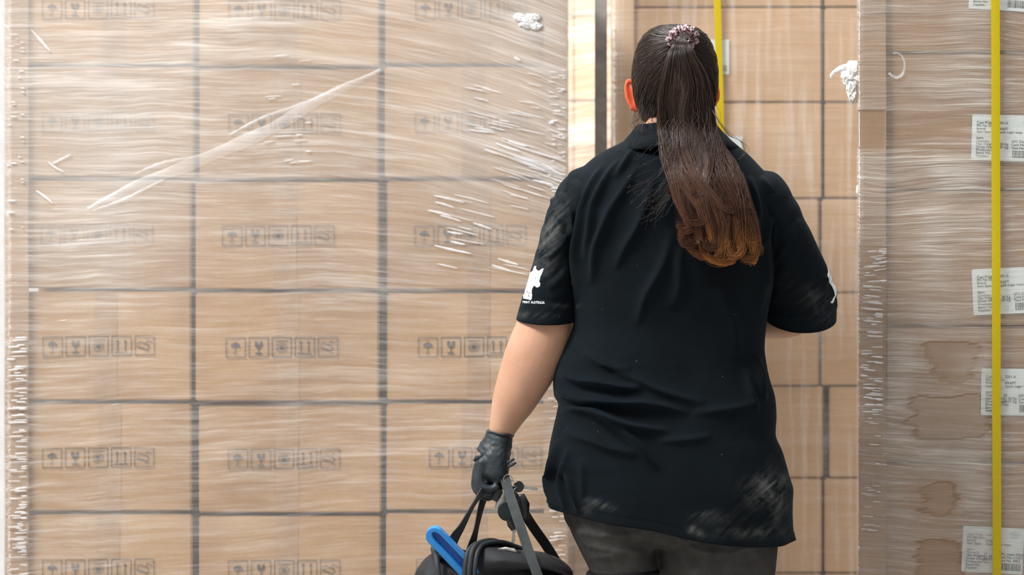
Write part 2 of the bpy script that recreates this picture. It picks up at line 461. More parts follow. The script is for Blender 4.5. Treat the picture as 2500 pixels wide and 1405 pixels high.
# left load: 3 columns, 6 rows in view and the row below
SL = F/YL
bl = lambda px: (px-1250)/SL
bz = lambda py: CZ+(702.5-py)/SL
Hb = [[-118, 158, 436, 708, 983, 1254, 1530, 1804], [-116, 163, 440, 711, 985, 1258, 1530, 1804], [-118, 158, 437, 712, 983, 1252, 1528, 1804]]
Xb = [[(19, 472), (19, 472), (19, 465), (19, 465), (19, 466), (19, 467), (19, 467)],
      [(484, 926), (484, 924), (476, 925), (476, 925), (483, 930), (483, 929), (483, 929)],
      [(939, 1378), (938, 1378), (943, 1378), (943, 1378), (942, 1378), (941, 1378), (941, 1378)]]
Off = [[.004, .006, .010, .008, .007, .010, .01], [.010, .012, -.004, -.004, .006, .010, .01], [.009, .008, .014, .016, .010, .012, .01]]
colname_ = ['left', 'middle', 'right']
BOXY = YL+.014
for c in range(3):
    for r in range(7):
        x0, x1 = Xb[c][r]; x0 += .5*(c > 0); x1 -= .5*(c < 2); z1 = bz(Hb[c][r]+4.5); z0 = bz(Hb[c][r+1]-4.0)
        if r == 6: z0 = .154
        lab = f'tan carton with handling symbols, {rowname(r)} row from top, {colname_[c]} column of left wrapped load'
        if r == 6: lab = f'tan carton on pallet, bottom row, {colname_[c]} column of left wrapped load'
        carton(bl(x0), bl(x1), z0, z1, BOXY+Off[c][r], .5, M['card'], lab, 'cartons with handling symbols', c*9+r+1,
               True, True, bl(0) and [(.075), (.066), (.068)][c]+[0, 0, -.006, .002, .028 if c == 2 else 0, 0, 0][r]*(1 if c else .5), [.02, -.005, .0][c]+RNG.uniform(-.008, .008))
for c in range(3):
    zs = [.154, .60, 1.04, 1.48, 1.895]
    for k in range(4):  # unseen tall cartons, added to block back light through the gaps
        carton(bl(19+455*c), bl(19+455*c+450), zs[k]+.001, zs[k+1]-.001, BOXY+.53, .46, M['card'], f'added light-blocking carton, tier {["one","two","three","four"][k]} from floor, {colname_[c]} column at back of left load', 'added rear cartons of the left load', 200+c*4+k, False)
pallet(bl(14), bl(1384), BOXY, BOXY+1.0, .154, 'wooden pallet under the left wrapped load')

# middle load
SM = F/YC; ml = lambda px: (px-1250)/SM; mz = lambda py: CZ+(702.5-py)/SM
MR = math.radians(-1.6); MPV = (ml(1493), YC, 0)
rows = [-214, 18, 250, 485, 715, 943, 1168, 1400, 1632]
for r in range(len(rows)-1):
    xs = [(1500, 2006), (2013, 2500)]
    if 3 <= r <= 4: xs = [(1500, 1999), (2006, 2500)]
    if r == 5: xs = [(1500, 2009), (2025, 2500)]
    for c in range(2):
        a, b = xs[c]
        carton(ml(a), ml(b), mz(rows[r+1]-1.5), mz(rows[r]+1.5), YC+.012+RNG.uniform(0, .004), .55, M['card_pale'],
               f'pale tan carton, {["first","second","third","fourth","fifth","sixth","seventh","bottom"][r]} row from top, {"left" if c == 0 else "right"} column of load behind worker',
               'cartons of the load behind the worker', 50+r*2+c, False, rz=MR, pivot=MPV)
for c in range(2):
    zs = [mz(1632), .62, 1.04, 1.48, 1.96]
    for k in range(4):  # unseen rear cartons, added to stop light leaking between the rows
        carton(ml(1500+500*c), ml(1500+500*c+495), zs[k]+.001, zs[k+1]-.001, YC+.59, .44, M['card_pale'], f'added light-blocking carton, tier {["one","two","three","four"][k]} from floor, {["left","right"][c]} rear column of load behind worker', 'added rear cartons of the load behind the worker', 230+c*4+k, False, rz=MR, pivot=MPV)
pallet(ml(1495), ml(2500), YC+.01, YC+1.04, mz(1632)-.001, 'wooden pallet under the load behind the worker', 2, MR, MPV)

# far load, seen between the left load and the grey post
YF = 10.72; SF = F/YF; fx = lambda px: (px-1250)/SF; fz = lambda py: CZ+(702.5-py)/SF
frow = [-170, 38, 246, 454, 662, 870, 1078, 1286, 1494]
for r in range(8):
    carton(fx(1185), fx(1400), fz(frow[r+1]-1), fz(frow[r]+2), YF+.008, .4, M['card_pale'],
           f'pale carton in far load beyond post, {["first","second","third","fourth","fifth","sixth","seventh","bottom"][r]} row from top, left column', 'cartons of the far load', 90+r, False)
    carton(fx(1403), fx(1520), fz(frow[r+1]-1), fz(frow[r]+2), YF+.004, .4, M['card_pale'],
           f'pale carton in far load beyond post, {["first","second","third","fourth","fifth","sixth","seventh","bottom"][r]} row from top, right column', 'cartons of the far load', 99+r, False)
pallet(fx(1185), fx(1520), YF, YF+.45, fz(1494)-.001, 'wooden pallet under the far load', 2)

# right load
SR = F/YR; rx = lambda px: (px-1250)/SR; rzz = lambda py: CZ+(702.5-py)/SR
RR = math.radians(-5.1); RPV = (rx(2096), YR, 0)
rrow = [-203, 130, 465, 796, 1131, 1464, 1796]
def rot_r(V):
    R = np.array(Matrix.Rotation(RR, 3, 'Z')); return (np.asarray(V, float)-np.array(RPV))@R.T+np.array(RPV)
rcart = []
for r in range(6):
    for c in range(2):
        a, b = [(2104, 2620), (2626, 3150)][c]
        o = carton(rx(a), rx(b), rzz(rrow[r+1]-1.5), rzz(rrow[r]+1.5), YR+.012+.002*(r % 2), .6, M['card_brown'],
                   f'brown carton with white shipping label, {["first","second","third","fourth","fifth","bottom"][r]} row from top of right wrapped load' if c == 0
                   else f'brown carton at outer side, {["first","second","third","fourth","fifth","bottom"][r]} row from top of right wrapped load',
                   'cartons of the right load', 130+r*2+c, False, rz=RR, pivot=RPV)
        if c == 0: rcart.append(o)
pallet(rx(2098), rx(3150), YR+.01, YR+.61, rzz(1796)-.001, 'wooden pallet under the right load', 2, RR, RPV)

# shipping labels on the right load's cartons (paper > text, bar code)
LINES = ['Cust PO#:', 'PO No 5511', 'Brand:', 'Item Spec:', '', 'Item:', 'Quantity:', 'Net Weight:', 'Gross Weight:', 'Production No:', 'Batch No:', 'Supplier:']
def ship_label(parent, pxl, pyt, wpx, hpx, rot):
    wd, hg = wpx/SR, hpx/SR
    inv = Matrix.Rotation(-RR, 4, 'Z')
    loc = Vector((rx(pxl), YR, rzz(pyt)))
    # position in the carton's own frame
    p = Vector(rot_r([tuple(loc)])[0])
    # keep the photographed image position: intersect the line of sight with the carton's front plane
    n = Vector((math.sin(RR), -math.cos(RR), 0)) * -1
    n = Matrix.Rotation(RR, 3, 'Z') @ Vector((0, 1, 0))
    o = Vector((0, 0, CZ)); d = Vector(((pxl-1250)/F, 1, (702.5-pyt)/F))
    t = (Vector(RPV)+n*.0058-o).dot(n)/d.dot(n)
    q = o+d*t
    local = inv @ (q-Vector(parent.location))
    mb = MB(); r = .003
    pts = []
    for cx, cz, a0 in ((wd-r, -r, 0), (r, -r, 90), (r, -hg+r, 180), (wd-r, -hg+r, 270)):
        for k in range(4):
            a = math.radians(a0+k*30); pts.append((cx+r*math.cos(a), cz+r*math.sin(a)))
    n_ = len(pts)
    mb.add([(a, 0, b) for a, b in pts]+[(a, .0006, b) for a, b in pts], [tuple(range(n_)), tuple(range(n_, 2*n_))[::-1]]+[(i, (i+1) % n_, n_+(i+1) % n_, n_+i) for i in range(n_)])
    me = bpy.data.meshes.new('shipping_label'); me.from_pydata(mb.v, [], mb.f); me.materials.append(M['paper'])
    lo = bpy.data.objects.new('shipping_label', me); COL.objects.link(lo); lo.parent = parent; lo.location = local
    lo.rotation_euler = (0, math.radians(rot), 0)
    tb = MB(); s = hg*.078
    def put(txt, x, z, sc):
        V, Fc = text_mesh(txt, 1., .012)
        tb.add([(x+v[0]*sc, -.0004, z+v[1]*sc) for v in V], Fc)
    zz = -hg*.20
    for i, ln in enumerate(LINES):
        if ln: put(ln, wd*.07, zz, s)
        if i in (0, 2, 3): put(['2201-A', '', 'KRAFT', 'Apple sugar trays'][i], wd*.38, zz, s)
        if i in (6, 7, 8): put(['', '', '', '', '', '', '20', '21.30 Kg', '22.07 Kg'][i], wd*.36, zz, s)
        zz -= hg*.066
    put('APC Date: 2024-0', wd*.60, -hg*.60, s); put('Cont No. E1007', wd*.60, -hg*.67, s); put('Tare No. 4402', wd*.60, -hg*.74, s)
    tb2 = bpy.data.meshes.new('label_text'); tb2.from_pydata(tb.v, [], tb.f); tb2.materials.append(M['ink_dark'])
    to = bpy.data.objects.new('label_text', tb2); COL.objects.link(to); to.parent = lo
    bb = MB(); x = wd*.62; rr = random.Random(int(pyt)+7)
    while x < wd*.97:
        b_ = rr.choice([.0006, .001, .0016]); bb.box(x, x+b_, -.0004, 0, -hg*.93, -hg*.77); x += b_+rr.choice([.0006, .0009, .0014])
    bm_ = bpy.data.meshes.new('barcode'); bm_.from_pydata(bb.v, [], bb.f); bm_.materials.append(M['ink_dark'])
    bo = bpy.data.objects.new('barcode', bm_); COL.objects.link(bo); bo.parent = lo
    sb = MB()
    for a in np.linspace(0, 2*math.pi, 25)[:-1]:
        b2 = a+2*math.pi/24
        quadline(sb, wd*.85+.009*math.cos(a), -hg*.15+.006*math.sin(a), wd*.85+.009*math.cos(b2), -hg*.15+.006*math.sin(b2), .001, -.0004)
    for k in (-1, 0, 1): quadline(sb, wd*.85-.006, -hg*.15+k*.0022, wd*.85+.006, -hg*.15+k*.0022, .0008, -.0004)
    sm_ = bpy.data.meshes.new('stamp'); sm_.from_pydata(sb.v, [], sb.f); sm_.materials.append(M['ink_blue'])
    so = bpy.data.objects.new('stamp', sm_); COL.objects.link(so); so.parent = lo
for r, a in enumerate([(2372, -92, 150, 112, 4.), (2374, 279, 160, 112, 1.6), (2372, 658, 165, 112, -2.5), (2396, 900, 150, 114, .6), (2352, 1284, 148, 112, 2.8)]):
    ship_label(rcart[r], *a)

# labels on the load behind the worker
def mid_label(row, pxl, pyt, wpx, hpx):
    par = [o for o in COL.objects if o.get('group') == 'cartons of the load behind the worker'][row*2]
    n = Matrix.Rotation(MR, 3, 'Z') @ Vector((0, 1, 0))
    d = Vector(((pxl-1250)/F, 1, (702.5-pyt)/F)); o = Vector((0, 0, CZ))
    t = (Vector(MPV)+n*.0035-o).dot(n)/d.dot(n)
    loc = Matrix.Rotation(-MR, 4, 'Z') @ (o+d*t-Vector(par.location))
    mb = MB(); mb.box(0, wpx/SM, 0, .0006, -hpx/SM, 0)
    me = bpy.data.meshes.new('shipping_label'); me.from_pydata(mb.v, [], mb.f); me.materials.append(M['paper'])
    lo = bpy.data.objects.new('shipping_label', me); COL.objects.link(lo); lo.parent = par; lo.location = loc
    bb = MB(); x = wpx/SM*.35
    while x < wpx/SM*.92: bb.box(x, x+.0012, -.0004, 0, -hpx/SM*.93, -hpx/SM*.75); x += .0026
    bm_ = bpy.data.meshes.new('barcode'); bm_.from_pydata(bb.v, [], bb.f); bm_.materials.append(M['ink_dark'])
    bo = bpy.data.objects.new('barcode', bm_); COL.objects.link(bo); bo.parent = lo
mid_label(1, 1730, 97, 50, 84)
mid_label(2, 1752, 334, 60, 84)

# ------------------------------------------------------------------ corner boards, film, straps
def corner_board(x, y, z0, z1, sx, label, mat, rz=0., pivot=None, fl=.052, depth=.05):
    """L-section edge board; sx=+1: flange runs to +x (left corner), -1: to -x"""
    t = .0045; mb = MB()
    pr = [(0, 0), (fl, 0), (fl, t), (t, t), (t, depth), (0, depth)]
    if sx < 0: pr = [(-a, b) for a, b in pr][::-1]
    n = len(pr); nz = 14; V = []; Fc = []
    for i in range(nz+1):
        z = z0+(z1-z0)*i/nz
        for a, b in pr: V.append((x+a+.0006*math.sin(i*1.9), y+b, z))
    for i in range(nz):
        for k in range(n): Fc.append((i*n+k, i*n+(k+1) % n, (i+1)*n+(k+1) % n, (i+1)*n+k))
    Fc += [tuple(range(n))[::-1], tuple(nz*n+k for k in range(n))]
    V = np.array(V)
    if pivot is not None:
        R = np.array(Matrix.Rotation(rz, 3, 'Z')); V = (V-np.array(pivot))@R.T+np.array(pivot)
    o = mesh_obj('corner_board', V, Fc, mat, origin=tuple(V[0]))
    setp(o, label, 'corner protector'); return o
corner_board(bl(12), YL, .16, 1.9, 1, 'cardboard edge protector at the left corner of the left load', M['edge'])
corner_board(bl(1385), YL, .16, 1.9, -1, 'cardboard edge protector at the right corner of the left load', M['edge'])
corner_board(ml(1493), YC, .24, 2.05, 1, 'pale cardboard edge protector on the load behind the worker, beside the grey post', M['edge_pale'], MR, MPV, fl=.055)
corner_board(rx(2096), YR, .295, 1.85, 1, 'cardboard edge protector at the near corner of the right load', M['edge'], RR, RPV, fl=.0535)

def film(x0, x1, y0, y1, z0, z1, mat, label, rz=0., pivot=None, dx=.02, dz=.04, haze=None, off=.003, tent=None):
    r = .006
    x0 -= off; x1 += off; y0 -= off; y1 += off
    path = []
    def seg(a, b, n):
        for i in range(n): path.append((a[0]+(b[0]-a[0])*i/n, a[1]+(b[1]-a[1])*i/n))
    nx = max(4, int((x1-x0)/dx)); ny = max(4, int((y1-y0)/.05))
    def corner(cx, cy, a0):
        for k in range(4):
            a = math.radians(a0+k*30); path.append((cx+r*math.cos(a), cy+r*math.sin(a)))
    seg((x0+r, y0), (x1-r, y0), nx); corner(x1-r, y0+r, -90)
    seg((x1, y0+r), (x1, y1-r), ny); corner(x1-r, y1-r, 0)
    seg((x1-r, y1), (x0+r, y1), ny); corner(x0+r, y1-r, 90)
    seg((x0, y1-r), (x0, y0+r), ny); corner(x0+r, y0+r, 180)
    n = len(path); m = int((z1-z0)/dz)+1
    V = np.zeros((m, n, 3))
    P_ = np.array(path)
    for i in range(m):
        V[i, :, 0] = P_[:, 0]; V[i, :, 1] = P_[:, 1]; V[i, :, 2] = z0+(z1-z0)*i/(m-1)
    V = V.reshape(-1, 3)
    fr = np.abs(V[:, 1]-y0) < .002
    wob = np.array([noise.noise(Vector((p[0]*4, 0, p[2]*45)))+.6*noise.noise(Vector((p[0]*9, 3, p[2]*110))) for p in V])
    V[:, 1] -= np.where(fr, .0012*wob, 0)
    if tent: V[:, 1] = tent(V, fr)
    idx = np.arange(m*n).reshape(m, n)
    a = idx[:-1, :]; b = np.roll(idx, -1, 1)[:-1, :]; c = np.roll(idx, -1, 1)[1:, :]; d = idx[1:, :]
    Fc = np.stack([a, b, c, d], -1).reshape(-1, 4)
    cols = None
    if haze is not None: cols = haze(V)
    if pivot is not None:
        R = np.array(Matrix.Rotation(rz, 3, 'Z')); V = (V-np.array(pivot))@R.T+np.array(pivot)
    o = mesh_obj('stretch_film', V, Fc, mat, smooth=True, cols=cols, colname='haze')
    setp(o, label, 'plastic film'); return o

def sstep(x, a, b):
    t = np.clip((x-a)/(b-a), 0, 1); return t*t*(3-2*t)
def seg_dist(px, py, pts):
    d = np.full(px.shape, 1e9)
    for (ax, ay), (bx, by) in zip(pts[:-1], pts[1:]):
        vx, vy = bx-ax, by-ay; L = vx*vx+vy*vy
        t = np.clip(((px-ax)*vx+(py-ay)*vy)/L, 0, 1)
        d = np.minimum(d, np.hypot(px-ax-t*vx, py-ay-t*vy))
    return d
def seg_dist_t(px, py, pts):
    d = np.full(px.shape, 1e9); tt = np.zeros(px.shape); Ls = [math.hypot(b[0]-a[0], b[1]-a[1]) for a, b in zip(pts[:-1], pts[1:])]; tot = sum(Ls); acc = 0
    for (a, b), Lg in zip(zip(pts[:-1], pts[1:]), Ls):
        vx, vy = b[0]-a[0], b[1]-a[1]; t = np.clip(((px-a[0])*vx+(py-a[1])*vy)/(Lg*Lg), 0, 1)
        q = np.hypot(px-a[0]-t*vx, py-a[1]-t*vy); m = q < d
        d = np.where(m, q, d); tt = np.where(m, (acc+t*Lg)/tot, tt); acc += Lg
    return d, np.sin(np.pi*np.clip(tt, 0.0, 1.0))**.8
def nz2(px, py, s, k=0.):
    return np.array([noise.noise(Vector((a*s, b*s, k))) for a, b in zip(px, py)])
def haze_left(V):
    px = V[:, 0]*SL+1250; py = 702.5-(V[:, 2]-CZ)*SL
    h = np.ones(len(V)); ex = np.zeros(len(V)); wr = np.ones(len(V))
    h *= .85+.35*sstep(1100-py, 0, 900); ex += .03+.22*sstep(1000-py, 0, 900)                        # more layers towards the top
    ex += .36*np.exp(-(((px-240)/190)**2+((py-420)/330)**2))   # bunched layers on the left column
    ex += .22*np.exp(-(((px-1180)/170)**2+((py-290)/260)**2))
    ex += .35*np.exp(-(((px-1290)/42)**2+((py-60)/40)**2))  # whitened spot for the bright highlight near the top right
    return np.stack([h, ex, wr], 1)
film(bl(12), bl(1385), YL, YL+1.02, .03, 1.9, M['film_left'], 'hazy clear stretch film wrapped around the left load', haze=haze_left, dx=.014, dz=.014)
film(ml(1493), ml(2502), YC, YC+1.05, .05, 2.05, M['film_mid'], 'thin clear stretch film wrapped around the load behind the worker', MR, MPV, dz=.02)
film(fx(1184), fx(1521), YF, YF+.45, .05, 2.0, M['film_far'], 'glaring crumpled stretch film wrapped around the far load beyond the post', dz=.02)
def haze_right(V):
    px = V[:, 0]*SR+1250; py = 702.5-(V[:, 2]-CZ)*SR
    n1 = nz2(px, py, .02, 2.); n2 = nz2(px, py*4, .008, 5.)
    h = np.full(len(V), .95); ex = np.zeros(len(V)); wr = np.ones(len(V))
    fg = np.array([noise.noise(Vector((0, b*.075, 8.2)))+.5*noise.noise(Vector((0, b*.16, 3.2))) for b in py]); q = px+22*n2+26*fg; e = py+9*n1+.03*(px-2300)
    def patch(x0, x1, y0, y1, s=32): return sstep(q, x0-s, x0+s)*(1-sstep(q, x1-s, x1+s))*sstep(e, y0-s, y0+s)*(1-sstep(e, y1-s, y1+s))
    fing = np.array([noise.noise(Vector((0, b*.13, 2.2)))+.7*noise.noise(Vector((0, b*.3, 5.2))) for b in py])
    rb = sstep(py, 268, 274)*(1-sstep(py, 361, 367))
    h *= 1-.93*rb*(1-sstep(px, 2160, 2170))
    h *= 1-.62*rb*sstep(px, 2160, 2170)*(1-sstep(px+150*fing, 2300, 2440))
    # smooth stuck patches
    a = patch(2215, 2420, 955, 1085); h *= 1-.8*a; ex += .28*a
    a = np.exp(-((np.abs(q-2325)/(95-.55*np.clip(e-830, 0, 110)))**6))*sstep(e, 830, 842)*(1-sstep(e, 930, 950)); h *= 1-.75*a; ex += .10*a
    a = np.exp(-(((q-2290)/60)**4+((e-1215)/75)**4)); h *= 1-.7*a
    a = patch(2238, 2345, 1316, 1420, 8); h *= 1-.8*a
    # milky patches
    for cx, cy, sx, sy, k in ((2330, 180, 90, 60, .22), (2335, 425, 55, 45, .45), (2300, 570, 50, 110, .28), (2270, 640, 45, 120, .2), (2200, 900, 28, 90, .25), (2375, 900, 40, 40, .3), (2310, 1130, 80, 35, .35), (2360, 1190, 40, 60, .25), (2370, 60, 50, 60, .3), (2300, 780, 60, 40, .2)):
        ex += k*np.exp(-(((q-cx)/sx)**4+((e-cy)/sy)**4))
    wr *= np.where(h < .35, .25, 1.0)
    wr += .9*(px < 2166)*np.exp(-((py-850)/170)**2)
    h *= np.where(px > 2446, .8, 1); h *= np.where((px < 2160) & (py > 600), .62, 1)
    band = np.exp(-((px-2449)/5.)**2); h *= 1-.8*band; ex *= 1-.8*band  # haze thinned beside the strap: pressed film and its painted shadow line
    return np.stack([h, ex, wr], 1)
film(rx(2096), rx(3152), YR, YR+.61, .05, 1.85, M['film_right'], 'streaky clear stretch film wrapped around the right load', RR, RPV, haze=haze_right, dx=.009, dz=.0035)

def strap(px0, px1, Y, S, wpx, z0, z1, label, ytop, ybot, out=.006):
    """flat vertical strap, px0 at image row ytop, px1 at row ybot"""
    V = []; Fc = []; n = 40; t = .0009; w = wpx/S
    for i in range(n+1):
        z = z0+(z1-z0)*i/n; py = 702.5-(z-CZ)*S
        x = ((px0+(px1-px0)*(py-ytop)/(ybot-ytop))-1250)/S
        y = Y+.0008*math.sin(i*.7)
        for a, b in ((-w/2, -t), (-w*.15, -t*1.3), (w*.15, -t*1.3), (w/2, -t), (w/2, t), (-w/2, t)): V.append((x+a, y+b, z))
    for i in range(n):
        for k in range(6): Fc.append((i*6+k, i*6+(k+1) % 6, (i+1)*6+(k+1) % 6, (i+1)*6+k))
    Fc += [tuple(range(6))[::-1], tuple(n*6+k for k in range(6))]
    o = mesh_obj('packing_strap', V, Fc, M['yellow'], origin=tuple(V[0])); setp(o, label, 'strap'); return o
ys = YR-(rx(2432)-rx(2096))*math.tan(-RR)*1.0
strap(2430, 2434, ys-.0085, F/(ys-.0085), 21, .06, 1.86, 'yellow strap running down the front of the right load over its labels', 0, 1405)
strap(1751, 1760, YC-.0165, F/(YC-.0165), 17, .06, 2.06, 'yellow strap running down the load behind the worker, beside her head', 0, 320)

# grey post between the loads
mb = MB(); Yp = 9.18; x0 = (1453-1250)/F*Yp; x1 = (1482-1250)/F*Yp
V = [(x0, Yp), (x1, Yp), (x1, Yp+.004), (x0+.004, Yp+.004), (x0+.004, Yp+.04), (x0, Yp+.04)]
n = 6; VV = [(a+(.0015*math.sin(k*.9) if 0 else 0), b, z) for k, z in enumerate((0.0, 2.6)) for a, b in V]
mb.add(VV, [tuple(range(6))[::-1], tuple(range(6, 12))]+[(k, (k+1) % 6, 6+(k+1) % 6, 6+k) for k in range(6)])
o = mb.obj('metal_post', M['steel'], origin=(x0, Yp, 0)); setp(o, 'dark grey scuffed metal post standing between the left load and the load behind the worker', 'post')

# film folds, painted glint pleats and loose ends (parts of the films)
FILM = {o['label'][:5]: o for o in COL.objects if o.name.startswith('stretch_film')}
fL = [o for o in COL.objects if o.get('label', '').endswith('the left load') and o.name.startswith('stretch')][0]
fR = [o for o in COL.objects if o.get('label', '').endswith('the right load') and o.name.startswith('stretch')][0]
def ribbon_px(pts, wpx, Y, n=30, ridge=.003):
    c = crv(pts, n); V = []; Fc = []; S = F/Y
    for i, p in enumerate(c):
        a = c[min(i+1, n-1)]-c[max(i-1, 0)]; a = a/np.linalg.norm(a); nx, ny = -a[1], a[0]
        w = wpx*(.25+.75*math.sin(math.pi*min(max(i/(n-1), .02), .98))**.6)*(1+.12*math.sin(i*1.3))
        for k, (f, d) in enumerate(((-.5, 0), (-.2, .8), (0, 1.), (.2, .7), (.5, 0))):
            q = P(p[0]+nx*w*f, p[1]+ny*w*f, Y); q.y -= ridge*d; V.append(q)
    for i in range(n-1):
        for k in range(4): Fc.append((i*5+k, i*5+k+1, (i+1)*5+k+1, (i+1)*5+k))
    return V, Fc
YFL = YL-.0055
for pts, wd in (([(215, 512), (330, 455), (480, 395), (650, 320), (780, 245), (930, 172)], 30), ([(225, 516), (300, 490), (400, 440)], 12),
                ([(560, 330), (640, 290), (720, 262), (830, 215)], 13), ([(330, 425), (400, 400), (470, 385)], 14)):
    V, Fc = ribbon_px(pts, wd, YFL); mesh_obj('film_fold', V, Fc, M['fold'], fL, smooth=True)
wr_ = MB(); wr2 = MB()
for pts in ([(75, 72), (100, 100), (122, 126)], [(118, 396), (135, 410), (155, 421)], [(88, 466), (108, 480), (128, 497)],
            [(128, 400), (150, 390), (173, 378)], [(1060, 478), (1095, 486), (1132, 495)], [(1062, 494), (1085, 500), (1108, 508)],
            [(1045, 514), (1075, 521), (1100, 529)], [(1075, 527), (1100, 533), (1125, 541)], [(1092, 566), (1110, 570), (1130, 572)],
            [(1100, 590), (1115, 594), (1135, 598)], [(1215, 632), (1240, 640), (1265, 647)], [(1200, 648), (1225, 656), (1250, 664)], 
            [(1155, 545), (1130, 600), (1150, 620)][:1]+[(1175, 552), (1200, 560)], [(1060, 600), (1100, 610), (1150, 620)],
            [(1240, 345), (1262, 352), (1285, 358)], [(1210, 350), (1240, 362), (1270, 370)], [(1255, 140), (1262, 144), (1270, 148)],
            [(1300, 440), (1325, 446), (1350, 452)], [(1320, 400), (1345, 412), (1370, 428)], [(1275, 395), (1300, 404), (1330, 418)]):
    V, Fc = ribbon_px(pts, 6.5, YFL-.001, 14, .003); wr_.add(V, Fc)

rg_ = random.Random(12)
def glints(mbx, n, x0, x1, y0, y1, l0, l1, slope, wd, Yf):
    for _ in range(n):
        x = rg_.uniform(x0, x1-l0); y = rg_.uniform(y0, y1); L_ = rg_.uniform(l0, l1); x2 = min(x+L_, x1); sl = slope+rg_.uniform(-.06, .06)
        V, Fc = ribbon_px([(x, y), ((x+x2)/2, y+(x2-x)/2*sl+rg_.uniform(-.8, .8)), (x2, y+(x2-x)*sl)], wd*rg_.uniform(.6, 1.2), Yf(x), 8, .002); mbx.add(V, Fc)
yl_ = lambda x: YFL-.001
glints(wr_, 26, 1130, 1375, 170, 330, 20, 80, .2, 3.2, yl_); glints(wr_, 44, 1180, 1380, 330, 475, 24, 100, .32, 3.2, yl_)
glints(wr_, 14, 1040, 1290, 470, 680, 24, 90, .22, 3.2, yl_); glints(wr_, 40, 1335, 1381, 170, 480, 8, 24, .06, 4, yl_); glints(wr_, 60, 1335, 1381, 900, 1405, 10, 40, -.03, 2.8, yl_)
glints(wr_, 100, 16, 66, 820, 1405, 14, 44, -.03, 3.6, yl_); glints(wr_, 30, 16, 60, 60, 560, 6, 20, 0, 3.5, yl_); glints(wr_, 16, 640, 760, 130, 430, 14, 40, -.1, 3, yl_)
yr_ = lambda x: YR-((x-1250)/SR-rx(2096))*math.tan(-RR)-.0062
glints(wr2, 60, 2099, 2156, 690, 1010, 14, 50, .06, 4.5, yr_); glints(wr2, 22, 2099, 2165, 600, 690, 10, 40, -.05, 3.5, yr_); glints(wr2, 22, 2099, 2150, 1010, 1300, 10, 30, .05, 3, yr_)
setp(mesh_obj('film_glint_wrinkles', wr_.v, wr_.f, M['glint'], fL, smooth=True), kind='stuff'); setp(mesh_obj('film_glint_wrinkles', wr2.v, wr2.f, M['glint'], fR, smooth=True), kind='stuff')

def crumple(cx, cy, rxp, ryp, Y, seed, amp=.5, th=.02):
    S = F/Y; bm = bmesh.new(); bmesh.ops.create_icosphere(bm, subdivisions=5, radius=1)
    for v in bm.verts:
        n_ = noise.fractal(v.co*1.7+Vector((seed, 0, 0)), .9, 2.1, 3); rd = 1-abs(n_)*amp*1.3
        v.co = Vector((cx, 0, cy))*0+v.co*rd
    V = [((cx-1250+v.co.x*rxp)/S, Y+v.co.y*th, CZ+(702.5-cy-v.co.z*ryp)/S) for v in bm.verts]
    Fc = [tuple(x.index for x in f.verts) for f in bm.faces]; bm.free(); return V, Fc
mb = MB()
for q in ((1288, 52, 26, 20, 3.), (1308, 64, 18, 10, 5.), (1268, 42, 16, 11, 6.), (1302, 42, 20, 10, 8.)):
    V, Fc = crumple(*q[:4], YL-.006, q[4], .6, .006); mb.add(V, Fc)
mesh_obj('film_highlight_patch', mb.v, mb.f, M['crumple'], fL, smooth=True)  # white crumpled shape stands in for a bright highlight on the film
mb = MB(); V, Fc = crumple(2084, 182, 34, 36, YR+.05, 7., .5); mb.add(V, Fc)
V, Fc = crumple(2084, 216, 19, 40, YR+.05, 9., .5); mb.add(V, Fc)
V, Fc = tube([P(a, b, YR+.05) for a, b in ((2068, 164), (2050, 168), (2036, 176), (2029, 184), (2030, 194))], [.008, .006, .004, .003, .0015], 7); mb.add(V, Fc)
mesh_obj('film_tail', mb.v, mb.f, M['crumple'], fR, smooth=True)
V, Fc = crumple(2096, 465, 7, 15, YR+.03, 2.); mesh_obj('film_tail', V, Fc, M['crumple'], fR, smooth=True)
# round air bubble pressed in the film
pts = [P(2187+24*math.cos(a), 160+33*math.sin(a), 0) for a in (0,)]
yb = YR-(rx(2187)-rx(2096))*math.tan(-RR)-.006
V, Fc = tube([P(2187+22*math.cos(a), 160+31*math.sin(a), yb) for a in np.linspace(-1.9, 1.7, 20)], .0022, 6)
mb = MB(); mb.add(V, Fc)
V, Fc = tube([P(*p, yb) for p in ((2170, 178), (2178, 186), (2190, 190), (2200, 186), (2208, 176))], .003, 6); mb.add(V, Fc)
mesh_obj('film_bubble', mb.v, mb.f, M['fold'], fR, smooth=True)
# ------------------------------------------------------------------ the worker
SW = F/YW                                   # 1300 px per metre
W = lambda px, py, dy=0.: P(px, py, YW+dy)  # a point at the worker's distance, dy further away
worker = empty('person', (W(1640, 700).x, YW, 0))
setp(worker, 'person seen from behind in dusty black polo shirt with long brown ponytail, holding a bag', 'person')

